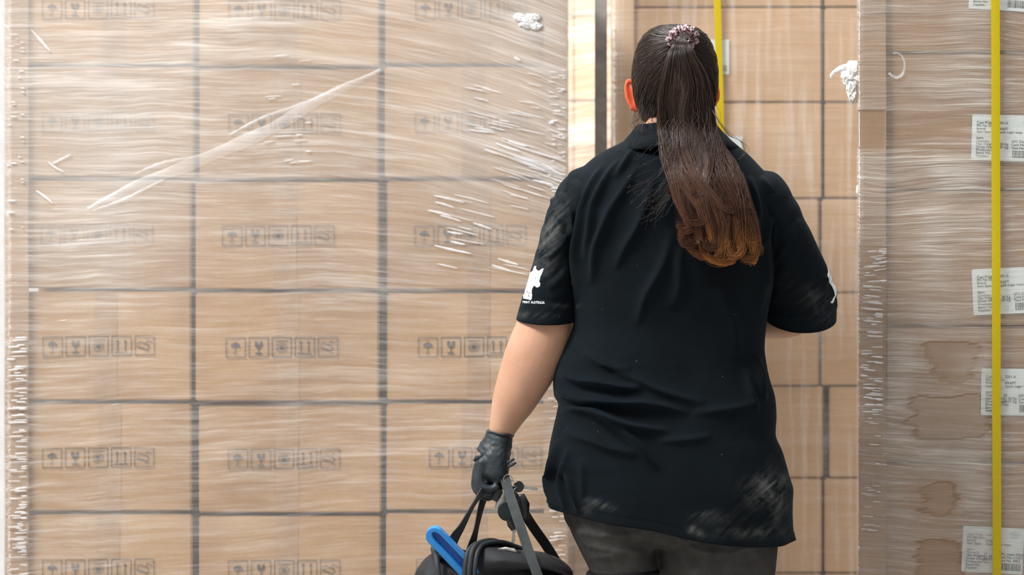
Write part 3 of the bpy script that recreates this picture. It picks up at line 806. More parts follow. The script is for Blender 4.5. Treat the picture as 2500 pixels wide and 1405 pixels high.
def skin_mat():
    g = NT('skin'); o = g.obj()
    n1 = g.remap(g.noise(o, 14, 3), .35, .7); n2 = g.noise(o, 160, 3)
    c = g.mix(n1, (.54, .285, .18, 1), (.62, .36, .24, 1))
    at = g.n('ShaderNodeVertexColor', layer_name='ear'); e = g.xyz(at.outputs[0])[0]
    c = g.mix(e, (.85, .15, .06, 1), c)  # redder ear skin, deepened to paint in light shining through
    p = g.princ(c, .5, .35, g.bump(n2, .3, .0008))
    p.inputs['Subsurface Weight'].default_value = .3; p.inputs['Subsurface Radius'].default_value = (1., .3, .15); p.inputs['Subsurface Scale'].default_value = .008
    return g.done(p)
M['skin'] = skin_mat()
def shirt_mat():
    g = NT('black_pique_cotton'); o = g.obj(); x = g.xyz(o)
    wv = g.noise(o, 900, 2); n1 = g.noise(o, 9, 3)
    base = g.mix(g.remap(n1, .3, .7), (.0026, .0045, .0062, 1), (.0040, .0068, .0092, 1))
    at = g.n('ShaderNodeVertexColor', layer_name='dust'); d = g.xyz(at.outputs[0])[0]
    di = g.math('SUBTRACT', 1., d)
    # smears run diagonally
    u = g.math('ADD', g.math('MULTIPLY', x[0], .75), g.math('MULTIPLY', x[2], .66)); v = g.math('SUBTRACT', g.math('MULTIPLY', x[2], .75), g.math('MULTIPLY', x[0], .66))
    st = g.noise(g.comb(g.math('MULTIPLY', u, 9.), g.math('MULTIPLY', x[1], 20.), g.math('MULTIPLY', v, 120.)), 1, 4, .7)
    bl_ = g.noise(o, 24, 5, .7)
    dm = g.math('MULTIPLY', di, g.math('ADD', g.remap(st, .42, .75), g.remap(bl_, .48, .75)), clamp=True)
    speck = g.noise(o, 130, 2)
    sm = g.math('MULTIPLY', g.remap(speck, .77, .80), .35)
    col = g.mix(dm, base, (.095, .095, .088, 1))
    col = g.mix(sm, col, (.3, .3, .28, 1))
    p = g.princ(col, .85, .10, g.bump(g.math('ADD', g.math('MULTIPLY', wv, .25), g.math('MULTIPLY', g.noise(o, 30, 2), .5)), .4, .0012))
    p.inputs['Sheen Weight'].default_value = .035; p.inputs['Sheen Roughness'].default_value = .5
    p.inputs['Sheen Tint'].default_value = (.5, .75, .95, 1)
    return g.done(p)
M['shirt'] = shirt_mat()
M['shorts'] = simple('dark_grey_cotton', (.042, .039, .036), .85, .2, 40, .25, .002)
M['piping'] = simple('black_hem', (.006, .006, .007), .8, .2)
M['glove'] = simple('black_nitrile', (.028, .036, .041), .5, .4, 50, .25, .001)
M['print'] = simple('white_print', (.78, .80, .80), .6, .3, 90, .1)
M['hairbase'] = simple('hair_under', (.012, .008, .006), .6, .3)
M['eye'] = simple('eye_white', (.8, .8, .78), .2, .5)
M['shoe'] = simple('black_leather', (.02, .02, .02), .5, .4)
M['sock'] = simple('grey_sock', (.2, .2, .2), .9, .2)

def hring(py, L, R, back, front, e=2.2, dy=0., tilt=0.):
    """horizontal ring between image columns L, R at image row py; back/front half depths in metres"""
    a = W(L, py); b = W(R, py); c = (a+b)/2; c.y = YW+dy+(front-back)/2
    return (c, Vector(((b.x-a.x)/2, 0, tilt)), Vector((0, (back+front)/2, 0)), e)

# head / hair outline, rows in image pixels: (py, left, right, back, front)
HEAD = [(61, 1634, 1662, .010, .012), (65, 1608, 1690, .038, .04), (73, 1590, 1708, .058, .055), (88, 1572, 1725, .076, .068), (110, 1559, 1738, .091, .078),
        (140, 1550, 1748, .101, .085), (175, 1545, 1752, .105, .09), (210, 1546, 1752, .100, .092), (245, 1552, 1748, .086, .092), (275, 1561, 1741, .068, .09), (296, 1570, 1734, .058, .085)]
def inset(rows, k, top):
    return [(py+top*max(0, 1-i/4), L+k, R-k, b-k/1300, f-k/1300) for i, (py, L, R, b, f) in enumerate(rows)]
HY = .02     # the head sits slightly forward of the shoulders' plane
skull = [hring(py, L, R, b, f, 2.1, HY) for py, L, R, b, f in inset(HEAD, 6, 6)[1:]]
skull += [hring(320, 1585, 1722, .052, .092, 2.1, HY+.005), hring(345, 1605, 1702, .0, .10, 2.1, HY+.02), hring(360, 1628, 1680, -.03, .10, 2.1, HY+.02)]
parts = [ring_loft(skull)]
# neck, trunk
parts.append(ring_loft([hring(255, 1580, 1722, .055, .04, 2.1, .015), hring(300, 1577, 1728, .055, .045, 2.1, .01), hring(335, 1570, 1735, .06, .05), hring(365, 1520, 1785, .07, .055), hring(400, 1450, 1840, .085, .065),
    hring(450, 1405, 1880, .095, .08), hring(560, 1402, 1888, .11, .11), hring(700, 1408, 1872, .105, .12), hring(850, 1395, 1855, .095, .11), hring(960, 1372, 1872, .10, .12), hring(1060, 1372, 1885, .115, .12),
    hring(1170, 1378, 1900, .13, .11), hring(1280, 1395, 1885, .125, .1), hring(1330, 1420, 1870, .10, .09)], 40))
# nose, lips, brow on the far side
def blob(c, a, b, d, n=12):
    bm = bmesh.new(); bmesh.ops.create_uvsphere(bm, u_segments=n*2, v_segments=n, radius=1)
    V = [(c[0]+v.co.x*a, c[1]+v.co.y*b, c[2]+v.co.z*d) for v in bm.verts]; Fc = [tuple(x.index for x in f.verts) for f in bm.faces]; bm.free(); return V, Fc
hc = W(1649, 215)
yf_ = YW+HY+.088
parts += [blob((hc.x, yf_+.008, hc.z-.028), .014, .018, .024), blob((hc.x, yf_+.012, hc.z-.040), .017, .014, .011), blob((hc.x, yf_-.002, hc.z-.066), .026, .012, .009),
          blob((hc.x, yf_-.008, hc.z-.095), .028, .018, .02), blob((hc.x-.032, yf_-.010, hc.z+.004), .024, .012, .006), blob((hc.x+.032, yf_-.010, hc.z+.004), .024, .012, .006)]
# ears: a curved shell with rim, lobe and bowl
def ear(px_in, px_out, pt, pb, dy, tilt=0.):
    sgn = 1 if px_out > px_in else -1
    out = []
    cx = W((px_in), (pt+pb)/2); hz = (pb-pt)/2/SW; wd = abs(px_out-px_in)/SW
    rim = []
    for a in np.linspace(-1.9, 2.1, 16):
        lobe = .82 if a < -1 else 1.
        rim.append((cx.x+sgn*(wd*(.45+.5*math.cos(a)*1.0))*lobe+sgn*tilt*math.sin(a), YW+dy+.012-.004*math.cos(a), cx.z+hz*math.sin(a)*.93))
    out.append(tube(rim, [.0028]+[.0042]*14+[.0036], 10))
    out.append(blob((cx.x+sgn*wd*.38, YW+dy+.012, cx.z+.001), wd*.52, .0035, hz*.86, 10))
    out.append(blob((cx.x+sgn*wd*.35, YW+dy+.010, cx.z-hz*.72), wd*.42, .004, hz*.3, 8))
    return out
parts += ear(1560, 1529, 190, 272, .025, .007) + ear(1738, 1758, 206, 262, .03, .004)
# arms
def arm(pts, n=30):
    """pts: (px, py, dy, radius)"""
    c = crv([(*W(a, b, d), r) for a, b, d, r in pts], n)
    return tube([Vector(q[:3]) for q in c], [q[3] for q in c], 24)
parts.append(arm([(1490, 500, .0, .045), (1428, 525, .0, .042), (1384, 600, .0, .041), (1352, 700, .0, .046), (1331, 790, .0, .0515), (1311, 850, .004, .0550), (1290, 900, .010, .0525), (1254, 980, .022, .0415), (1237, 1020, .028, .032), (1222, 1062, .035, .0235), (1214, 1090, .037, .024)]))
parts.append(arm([(1800, 500, .0, .045), (1850, 525, .0, .042), (1905, 600, .01, .043), (1938, 690, .03, .042), (1950, 745, .05, .038), (1945, 772, .065, .035), (1915, 783, .09, .034), (1860, 784, .13, .033), (1790, 782, .18, .028), (1745, 780, .21, .023)]))
# legs down to the floor
def leg(x0, xk, xa, dyk):
    return ring_loft([(W(x0, 1250, .0), Vector((.075, 0, 0)), Vector((0, .10, 0)), 2.1), (W(x0, 1330, .0), Vector((.062, 0, 0)), Vector((0, .09, 0)), 2.1),
        (W(x0+(xk-x0)*.4, 1450, dyk*.4), Vector((.066, 0, 0)), Vector((0, .09, 0)), 2.1), ((W(xk, 0).x, YW+dyk, .47), Vector((.06, 0, 0)), Vector((0, .062, 0)), 2.), ((W(xk, 0).x, YW+dyk*.9-.01, .34), Vector((.058, 0, 0)), Vector((0, .064, 0)), 2.),
        ((W(xa, 0).x, YW+dyk*.6, .14), Vector((.034, 0, 0)), Vector((0, .038, 0)), 2.), ((W(xa, 0).x, YW+dyk*.6, .08), Vector((.034, 0, 0)), Vector((0, .042, 0)), 2.), ((W(xa, 0).x, YW+dyk*.6+.05, .04), Vector((.036, 0, 0)), Vector((0, .10, 0)), 2.)], 28)
parts += [leg(1525, 1530, 1535, .04), leg(1745, 1735, 1730, .0)]

# hand: palm, four fingers curled under the grip, thumb on the far side
def hand(scale=1., left=True, full=True):
    out = []
    k = scale
    c = W(1213, 1090, .037)
    out.append(ring_loft([(W(1222, 1062, .035), Vector((.0225*k, 0, 0)), Vector((0, .027*k, 0)), 2.2), (W(1215, 1085, .037), Vector((.0245*k, 0, 0)), Vector((0, .032*k, 0)), 2.3),
        (W(1209, 1110, .038), Vector((.027*k, 0, .001)), Vector((0, .041*k, 0)), 2.6), (W(1207, 1138, .039), Vector((.0275*k, 0, .002)), Vector((0, .044*k, 0)), 2.8), (W(1208, 1160, .039), Vector((.024*k, 0, .001)), Vector((0, .043*k, 0)), 2.6), (W(1212, 1176, .039), Vector((.014*k, 0, .0)), Vector((0, .036*k, 0)), 2.4)], 28))
    for i, (dy, L, r) in enumerate(((.004, .84, .0082), (.026, .98, .0092), (.048, 1.04, .0096), (.070, .98, .0094))):
        kx, kz = 1178-i*3, 1134+i*2
        b0 = (kx, kz); b1 = (kx-8*L, kz+36*L); b2 = (kx-1, kz+62*L); b3 = (kx+20, kz+73*L); b4 = (kx+38, kz+62*L)
        pth = crv([(*W(b[0], b[1], dy), 0) for b in ((kx+8, kz-10), b0, b1, b2, b3, b4)], 16)
        rad = [r*k*(1.08 if j in (3, 4, 9, 10) else 1)*(1-.012*j) for j in range(16)]
        out.append(tube([Vector(q[:3]) for q in pth], rad, 14))
        out.append(blob(tuple(W(kx-1, kz-2, dy)), .0105*k, .0105*k, .0105*k, 8))
    th = crv([(*W(a, b, d), 0) for a, b, d in ((1218, 1085, .060), (1222, 1110, .085), (1216, 1140, .098), (1200, 1165, .097), (1186, 1180, .090))], 14)
    out.append(tube([Vector(q[:3]) for q in th], [.0135*k]*4+[.0115*k]*6+[.0105*k]*3+[.008*k], 14))
    return out
parts += hand(.86)
# other hand, in front of her, bare arm into a glove as well
def hand2(k=1.):
    out = [ring_loft([(W(1750, 780, .207), Vector((0, .008*k, .026*k)), Vector((-.012*k, .022*k, 0)), 2.2), (W(1710, 780, .23), Vector((0, .01*k, .036*k)), Vector((-.008*k, .015*k, 0)), 2.4), (W(1660, 782, .255), Vector((0, .01*k, .041*k)), Vector((-.006*k, .014*k, 0)), 2.6)], 24)]
    for i in range(4):
        z = 748+i*22
        pth = crv([(*W(1668, z, .25), 0), (*W(1640, z, .27), 0), (*W(1612, z+2, .262), 0), (*W(1606, z+4, .235), 0), (*W(1620, z+5, .218), 0)], 12)
        out.append(tube([Vector(q[:3]) for q in pth], [.0092*k*(1-.015*j) for j in range(12)], 12))
    th = crv([(*W(1722, 756, .225), 0), (*W(1695, 738, .215), 0), (*W(1665, 735, .212), 0), (*W(1640, 742, .212), 0)], 10)
    out.append(tube([Vector(q[:3]) for q in th], [.013*k]*3+[.011*k]*5+[.0085*k]*2, 12))
    return out
parts += hand2(.86)
BV, BF = remesh(parts, .0042, 5)
px = BV[:, 0]/BV[:, 1]*F+1250; py = 702.5-(BV[:, 2]-CZ)/BV[:, 1]*F
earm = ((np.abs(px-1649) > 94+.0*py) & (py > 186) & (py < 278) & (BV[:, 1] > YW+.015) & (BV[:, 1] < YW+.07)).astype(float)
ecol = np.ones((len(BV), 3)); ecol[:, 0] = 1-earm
mesh_obj('body', BV, BF, M['skin'], worker, smooth=True, cols=ecol, colname='ear')
for s_ in (-1, 1):
    V, Fc = blob((hc.x+s_*.031, yf_-.014, hc.z-.010), .012, .012, .012); mesh_obj('eye', V, Fc, M['eye'], worker, smooth=True)

# gloves
def glove(hp, cuffpts, dark=True):
    V, Fc = remesh(hp, .0026, 3)
    nn = np.array([noise.noise(Vector(p)*70)+.6*noise.noise(Vector(p)*160) for p in V]); c = V.mean(0)
    d = V-c; d /= np.linalg.norm(d, axis=1)[:, None]+1e-9; V = V+d*(nn*.0016)[:, None]
    return V, Fc
gp = hand(1.04)
cuff = crv([(*W(a, b, d), r) for a, b, d, r in ((1222, 1056, .034, .0245), (1219, 1066, .035, .0262), (1215, 1082, .036, .0285), (1208, 1100, .037, .031), (1202, 1115, .038, .033))], 14)
gp.append(tube([Vector(q[:3]) for q in cuff], [q[3]*(1+.03*math.sin(i*2.2)) for i, q in enumerate(cuff)], 28, 1.15))
V, Fc = glove(gp, None); gl_ = mesh_obj('glove', V, Fc, M['glove'], worker, smooth=True)
# rolled cuff edge, loose pull tab at the back of the hand
def ring_tube(c, a, b, rad, tilt=0., n=32):
    pts = [Vector(c)+Vector((a*math.cos(t), b*math.sin(t), tilt*math.cos(t)+.0008*math.sin(5*t))) for t in np.linspace(0, 2*math.pi, n+1)[:-1]]
    V = []; Fc = []; m = 6
    for i, p in enumerate(pts):
        r_ = (p-Vector(c)).normalized()
        for k in range(m):
            t = 2*math.pi*k/m; V.append(p+r_*rad*math.cos(t)+Vector((0, 0, 1))*rad*math.sin(t))
    for i in range(n):
        for k in range(m): Fc.append((i*m+k, i*m+(k+1) % m, ((i+1) % n)*m+(k+1) % m, ((i+1) % n)*m+k))
    return V, Fc
V, Fc = ring_tube(W(1221, 1059, .034), .0247, .0285, .0022, -.004); mesh_obj('rolled_cuff', V, Fc, M['glove'], gl_, smooth=True)
mb = MB(); V, Fc = tube([W(1190, 1124, .02), W(1174, 1119, .012), W(1163, 1119, .010), W(1157, 1127, .010)], [.008, .0065, .005, .0025], 8, .5); mb.add(V, Fc)
V, Fc = tube([W(1226, 1134, .01), W(1246, 1127, .004), W(1256, 1121, .004)], [.003, .003, .0022], 6); mb.add(V, Fc)
V, Fc = tube([W(1226, 1145, .01), W(1248, 1137, .004), W(1260, 1130, .004)], [.003, .003, .0022], 6); mb.add(V, Fc)
mesh_obj('glove_wrinkle', mb.v, mb.f, M['glove'], gl_, smooth=True)
V, Fc = glove(hand2(1.04), None); mesh_obj('glove', V, Fc, M['glove'], worker, smooth=True)

# shirt ---------------------------------------------------------------
TY = [318, 350, 372, 400, 440, 480, 520, 600, 700, 790, 850, 900, 940, 965, 988, 1010, 1060, 1100, 1130, 1160, 1200, 1230, 1280, 1325]
TL = [1562, 1515, 1468, 1432, 1400, 1384, 1384, 1388, 1396, 1396, 1374, 1355, 1350, 1352, 1362, 1358, 1347, 1340, 1337, 1343, 1338, 1332, 1338, 1350]
TR = [1738, 1790, 1822, 1850, 1882, 1902, 1906, 1896, 1884, 1872, 1868, 1874, 1885, 1893, 1896, 1897, 1893, 1908, 1917, 1925, 1935, 1933, 1933, 1941]
DB = ([318, 350, 400, 460, 540, 620, 720, 820, 900, 1000, 1100, 1200, 1325], [.062, .082, .108, .130, .142, .140, .128, .120, .122, .136, .154, .160, .158])
DF = ([318, 350, 400, 500, 600, 700, 850, 1000, 1150, 1325], [.045, .06, .085, .125, .150, .150, .135, .142, .142, .138])
HX = ([1325, 1385, 1480, 1590, 1700, 1800, 1885, 1945], [1224, 1247, 1268, 1286, 1311, 1324, 1327, 1318])
NC, NR = 300, 260
ths = np.linspace(0, 2*math.pi, NC, endpoint=False)
TV = np.zeros((NR, NC, 3))
for it in range(NC):
    t = ths[it]; cs, sn = math.cos(t), math.sin(t)
    e = 2/2.35; ux = math.copysign(abs(cs)**e, cs); uy = math.copysign(abs(sn)**e, sn)
    xh = 1640+300*ux
    hem = float(smooth_interp([xh], *HX)[0])-(12 if sn > 0 else 0)*abs(sn)
    ys_ = 318+(hem-318)*np.linspace(0, 1, NR)
    L = smooth_interp(ys_, TY, TL); R = smooth_interp(ys_, TY, TR)
    b = smooth_interp(ys_, *DB); f = smooth_interp(ys_, *DF)
    pxs = (L+R)/2+(R-L)/2*ux
    TV[:, it, 0] = (pxs-1250)/SW; TV[:, it, 2] = CZ+(702.5-ys_)/SW
    TV[:, it, 1] = YW+np.where(uy > 0, f, b)*uy
TV = TV.reshape(-1, 3)
idx = np.arange(NR*NC).reshape(NR, NC)
TF = np.stack([idx[:-1], np.roll(idx, -1, 1)[:-1], np.roll(idx, -1, 1)[1:], idx[1:]], -1).reshape(-1, 4)
def grid_normals(V, Fc):
    a, b, c, d = [V[Fc[:, i]] for i in range(4)]
    n = np.cross(c-a, d-b); N = np.zeros_like(V)
    for i in range(4): np.add.at(N, Fc[:, i], n)
    return N/(np.linalg.norm(N, axis=1)[:, None]+1e-12)
TN = grid_normals(TV, TF)
if (TN[idx[100]]*(TV[idx[100]]-TV[idx[100]].mean(0))).sum() < 0: TF = TF[:, ::-1]; TN = -TN
# folds: (points, width px, height m)
FOLDS = [
 ([(1478, 395), (1450, 450), (1425, 530), (1412, 640), (1405, 740)], 8, .0065), ([(1515, 385), (1478, 450), (1448, 540), (1432, 640)], 8, .006),
 ([(1560, 400), (1525, 460), (1482, 540), (1455, 620), (1440, 700)], 9, .0065), ([(1600, 430), (1570, 520), (1530, 600), (1500, 660)], 10, .005),
 ([(1640, 560), (1620, 640), (1575, 720), (1555, 800)], 10, .004), ([(1660, 600), (1655, 700), (1640, 760)], 11, .004),
 ([(1420, 400), (1400, 450), (1392, 520)], 7, .005), ([(1548, 360), (1530, 395), (1500, 440)], 6, .004),
 ([(1362, 905), (1420, 930), (1500, 945), (1570, 950)], 8, .0075), ([(1355, 950), (1420, 972), (1500, 985), (1580, 990), (1680, 1010)], 9, .0085),
 ([(1368, 1000), (1430, 1005), (1490, 1030), (1560, 1050), (1640, 1055)], 9, .008), ([(1440, 1000), (1500, 1040), (1560, 1095), (1610, 1150)], 9, .006),
 ([(1500, 905), (1560, 930), (1640, 965), (1720, 985)], 10, .0045), ([(1375, 1055), (1430, 1075), (1500, 1100), (1560, 1110)], 10, .005),
 ([(1600, 1080), (1680, 1075), (1740, 1060)], 9, .003), ([(1420, 860), (1470, 890), (1540, 905)], 9, .004),
 ([(1368, 1070), (1356, 1130), (1352, 1210), (1355, 1245)], 6, .0075), ([(1392, 1090), (1380, 1160), (1376, 1245)], 6, .006), ([(1385, 1130), (1402, 1190), (1412, 1255)], 6, .0065),
 ([(1418, 1120), (1425, 1180), (1422, 1240)], 7, .003), ([(1870, 560), (1862, 660), (1858, 760)], 7, .005), ([(1845, 860), (1850, 930), (1868, 980)], 8, .006), ([(1820, 900), (1830, 960), (1850, 1010)], 8, .0035),
 ([(1890, 520), (1868, 560), (1850, 620)], 6, .005), ([(1860, 430), (1885, 470), (1905, 500)], 7, .0035), ([(1830, 430), (1850, 500), (1840, 580)], 8, .003),
 ([(1880, 1110), (1890, 1180), (1885, 1260)], 9, .003), ([(1750, 700), (1790, 800), (1800, 880)], 12, .003), ([(1690, 1010), (1780, 1000), (1850, 985)], 10, .003),
]
def proj(V): return V[:, 0]/V[:, 1]*F+1250, 702.5-(V[:, 2]-CZ)/V[:, 1]*F
px, py = proj(TV); back = (TV[:, 1] < YW+.02)
disp = np.zeros(len(TV))
wx = px+6*nz2(px, py, .012, 1.); wy = py+6*nz2(px, py, .012, 4.)
for pts, wd, am in FOLDS:
    d, tp = seg_dist_t(wx, wy, [tuple(q) for q in crv(pts, 12)]); wd = wd*.95; disp += tp*am*2.3*(np.exp(-(d/wd)**2)+.35*np.exp(-(d/(wd*2.4))**2))
disp = np.where(back, disp, disp*.2)
disp += .003*nz2(px, py*.6, .011, 9.)+.0004*nz2(px, py, .05, 12.)
rowf = np.repeat(np.linspace(0, 1, NR), NC)
hemw = np.clip((rowf-.93)/.07, 0, 1)
cc = np.tile(ths, NR)
disp += hemw*.004*np.sin(cc*9+1.2)
seam = np.exp(-((rowf-.978)/.0022)**2); disp -= .0012*seam
TV = TV+TN*disp[:, None]
def dustf(V):
    px, py = proj(V); d = np.zeros(len(V))
    for cx, cy, sx, sy, an, k in ((1352, 545, 26, 70, .35, .55), (1330, 600, 24, 60, .3, .7), (1365, 500, 30, 25, 0, .35), (1350, 660, 40, 30, 0, .25), (1300, 770, 50, 8, 0, .5), (1370, 747, 40, 6, 0, .7),
                                  (1875, 1195, 62, 34, -.5, .75), (1900, 1240, 40, 45, 0, .6), (1850, 1180, 40, 22, 0, .35), (1840, 1300, 80, 14, 0, .55), (1465, 1232, 32, 9, .3, .85), (1430, 1245, 14, 10, 0, .5),
                                  (1985, 720, 34, 26, 0, .42), (2010, 765, 26, 30, 0, .4), (1750, 1265, 60, 16, 0, .3), (1690, 1290, 6, 9, .5, .9), (1700, 1300, 20, 8, .3, .6), (1720, 1255, 30, 6, -.2, .5), (1900, 700, 40, 22, -.8, .15)):
        c, s = math.cos(an), math.sin(an); u = (px-cx)*c+(py-cy)*s; v = -(px-cx)*s+(py-cy)*c
        d += k*np.exp(-((u/sx)**2+(v/sy)**2))
    d = np.where(V[:, 1] < YW+.03, d, d*.2)
    return np.clip(d, 0, 1)

# sleeves
def sleeve(rings, n=96, m=110, folds=(), tilt=1.):
    """rings: (left px, left py, right px, right py, dy, depth radius, dip)"""
    R_ = crv(rings, m); V = np.zeros((m, n, 3)); 
    for i, (lx, ly, qx, qy, dy, rd, dip) in enumerate(R_):
        a = np.array(W(lx, ly, dy)); b = np.array(W(qx, qy, dy)); c = (a+b)/2; A = (b-a)/2
        for k in range(n):
            t = 2*math.pi*k/n; cs, sn = math.cos(t), math.sin(t)
            V[i, k] = c+A*cs+np.array([0, rd*sn, dip*sn])
    V = V.reshape(-1, 3); id_ = np.arange(m*n).reshape(m, n)
    Fc = np.stack([id_[:-1], id_[1:], np.roll(id_, -1, 1)[1:], np.roll(id_, -1, 1)[:-1]], -1).reshape(-1, 4)
    N = grid_normals(V, Fc)
    if (N[id_[60]]*(V[id_[60]]-V[id_[60]].mean(0))).sum() < 0: Fc = Fc[:, ::-1]; N = -N
    px, py = proj(V); disp = .0015*nz2(px, py, .03, 3.)
    for pts, wd, am in folds:
        d = seg_dist(px, py, pts); disp += am*(np.exp(-(d/wd)**2)-.3*np.exp(-((d-wd*2)/wd)**2))*(V[:, 1] < YW+.06)
    r_ = np.repeat(np.linspace(0, 1, m), n)
    disp += .0018*sstep(r_, .885, .895); disp -= .0022*np.exp(-((r_-.887)/.006)**2)
    return V+N*disp[:, None], Fc
SLF = [([(1372, 480), (1395, 520), (1398, 580)], 6, .005), ([(1350, 490), (1362, 520), (1370, 560)], 6, .0045), ([(1395, 560), (1370, 600), (1340, 625)], 7, .0035), ([(1400, 620), (1370, 680), (1345, 700)], 7, .003), ([(1398, 590), (1402, 680)], 6, .002), ([(1330, 560), (1322, 640)], 8, .002)]
LV, LF = sleeve([(1442, 416, 1480, 560, .0, .088, 0), (1388, 428, 1432, 590, .0, .083, 0), (1350, 480, 1412, 615, .0, .077, .0), (1327, 545, 1404, 645, .0, .071, .0), (1308, 615, 1402, 680, 0, .067, .002), (1288, 690, 1404, 725, 0, .064, .003), (1262, 780, 1405, 782, 0, .062, .010)], folds=SLF)
SRF = [([(1950, 545), (1920, 600), (1890, 640)], 8, .003), ([(2010, 680), (1980, 720), (1930, 740), (1890, 730)], 8, .004), ([(2022, 665), (2012, 700)], 5, .004), ([(1890, 560), (1885, 640), (1880, 700)], 6, .004), ([(2035, 745), (1990, 765), (1940, 775)], 7, .003), ([(2035, 690), (2020, 735)], 6, -.004)]
RV, RF = sleeve([(1802, 560, 1840, 412, .0, .088, 0), (1858, 600, 1898, 425, .0, .083, 0), (1870, 630, 1938, 482, .0, .077, 0), (1872, 665, 1980, 568, .005, .072, .0), (1872, 705, 2014, 640, .02, .068, .006), (1868, 745, 2042, 704, .035, .066, .014), (1870, 772, 2040, 776, .05, .066, .030)][::1], folds=SRF)
mbv = [TV, LV, RV]; fs = []; o_ = 0
for V_, F_ in ((TV, TF), (LV, LF), (RV, RF)): fs.append(F_+o_); o_ += len(V_)
SV = np.concatenate(mbv); SF_ = np.concatenate(fs)
dc = np.ones((len(SV), 3)); dc[:, 0] = 1-dustf(SV)
shirt = mesh_obj('polo_shirt', SV, SF_, M['shirt'], worker, smooth=True, cols=dc, colname='dust')
so_ = shirt.modifiers.new('thickness', 'SOLIDIFY'); so_.thickness = .0018; so_.offset = -1
# cuffs' stitching + collar
def collar():
    n, V, Fc = 72, [], []
    prof = [(1.00, 0.0, 330), (1.0, .0, 318), (1.01, 0., 308), (1.07, 0., 303), (1.14, 0., 309), (1.28, 0., 322), (1.48, 0., 338), (1.74, 0., 355), (1.72, 0., 359), (1.46, 0., 343)]
    for k in range(n):
        t = 2*math.pi*k/n; cs, sn = math.cos(t), math.sin(t)
        front = max(0, sn)
        for r_, _, y in prof:
            ro = r_ if y < 335 else r_-(.0)
            X = W(1652+88*r_*cs, y+22*front+ (10 if cs < 0 else 4)*abs(cs)*(r_-1)*2-2*math.sin(3*t), 0)
            V.append((X.x, YW-.004+.068*(r_ if sn < 0 else (1+.6*(r_-1)))*sn, X.z))
    m = len(prof)
    for k in range(n):
        if 15 <= k <= 20: continue
        for j in range(m-1): Fc.append((k*m+j, ((k+1) % n)*m+j, ((k+1) % n)*m+j+1, k*m+j+1))
    return V, Fc
V, Fc = collar(); co_ = mesh_obj('collar', V, Fc, M['shirt'], shirt, smooth=True, cols=np.ones((len(V), 3)), colname='dust')
m_ = co_.modifiers.new('thickness', 'SOLIDIFY'); m_.thickness = .0022; m_.offset = 0

# printed emblem and lettering on the sleeves
SB = BVHTree.FromPolygons([tuple(v) for v in SV], [tuple(int(i) for i in f) for f in SF_])
def on_shirt(x, y, lift=.0009, xlim=None):
    d = Vector(((x-1250)/F, 1, (702.5-y)/F)); o = Vector((0, 0, CZ))
    h = SB.ray_cast(o, d.normalized())
    if h[0] is None or h[0].y > YW+.15: return None
    n = h[1]; n = n if n.dot(d) < 0 else -n
    return h[0]+n*lift
def in_poly(x, y, pts):
    c = False; j = len(pts)-1
    for i in range(len(pts)):
        xi, yi = pts[i]; xj, yj = pts[j]
        if (yi > y) != (yj > y) and x < (xj-xi)*(y-yi)/(yj-yi)+xi: c = not c
        j = i
    return c
def edge_left(y):
    x = 1240.
    while x < 1420 and on_shirt(x, y) is None: x += 1.
    return x
EL = {y: edge_left(y) for y in range(640, 800, 2)}
def decal(polys, holes, x0, x1, y0, y1, step=1.):
    V = []; Fc = []; cache = {}
    def vid(i, j):
        if (i, j) not in cache:
            x = x0+i*step; y = y0+j*step
            p = on_shirt(x, y)
            if p is None: cache[(i, j)] = None
            else: cache[(i, j)] = len(V); V.append(p)
        return cache[(i, j)]
    for i in range(int((x1-x0)/step)):
        for j in range(int((y1-y0)/step)):
            cx = x0+(i+.5)*step; cy = y0+(j+.5)*step
            if any(in_poly(cx, cy, p) for p in polys) and not any(in_poly(cx, cy, p) for p in holes):
                q = [vid(i, j), vid(i+1, j), vid(i+1, j+1), vid(i, j+1)]
                if None not in q and (V[q[0]]-V[q[2]]).length < .012: Fc.append(tuple(q))
    return V, Fc
def zp(L): return [(1255+a/7.806, 620+b/7.806) for a, b in L]
dog = zp([(430, 235), (395, 240), (375, 290), (360, 330), (300, 370), (270, 450), (235, 560), (215, 690), (200, 770), (185, 790), (180, 855), (330, 885), (345, 840), (350, 800), (343, 700), (365, 640), (400, 608), (425, 640), (460, 645), (500, 615), (505, 570), (485, 530), (500, 470), (510, 430), (530, 395), (555, 330), (570, 285), (540, 285), (500, 315), (470, 330), (440, 305), (428, 290)])
hol = [zp([(408, 460), (418, 452), (430, 460), (420, 474)]), zp([(250, 715), (262, 712), (268, 745), (256, 748)]), zp([(290, 735), (300, 732), (303, 765), (292, 768)]), zp([(278, 795), (292, 790), (296, 830), (284, 835)])]
V, Fc = decal([dog], hol, 1272, 1332, 645, 740, .8)
if V: em = mesh_obj('sleeve_emblem', V, Fc, M['print'], shirt); em['label'] = 'white pointed-eared animal emblem on sleeve'
tv, tf = text_mesh('PRINT AUSTRALIA', 1., .015); wdt = max(v[0] for v in tv)
V = []; ok = []
for v in tv:
    fr_ = v[0]/wdt; x = 1277+fr_*53; y = 741-v[1]*8.2+fr_*1.5
    p = on_shirt(x, y); V.append(p if p is not None else W(x, y, 0)); ok.append(p is not None)
mesh_obj('sleeve_lettering', V, [f for f in tf if all(ok[i] for i in f)], M['print'], shirt)
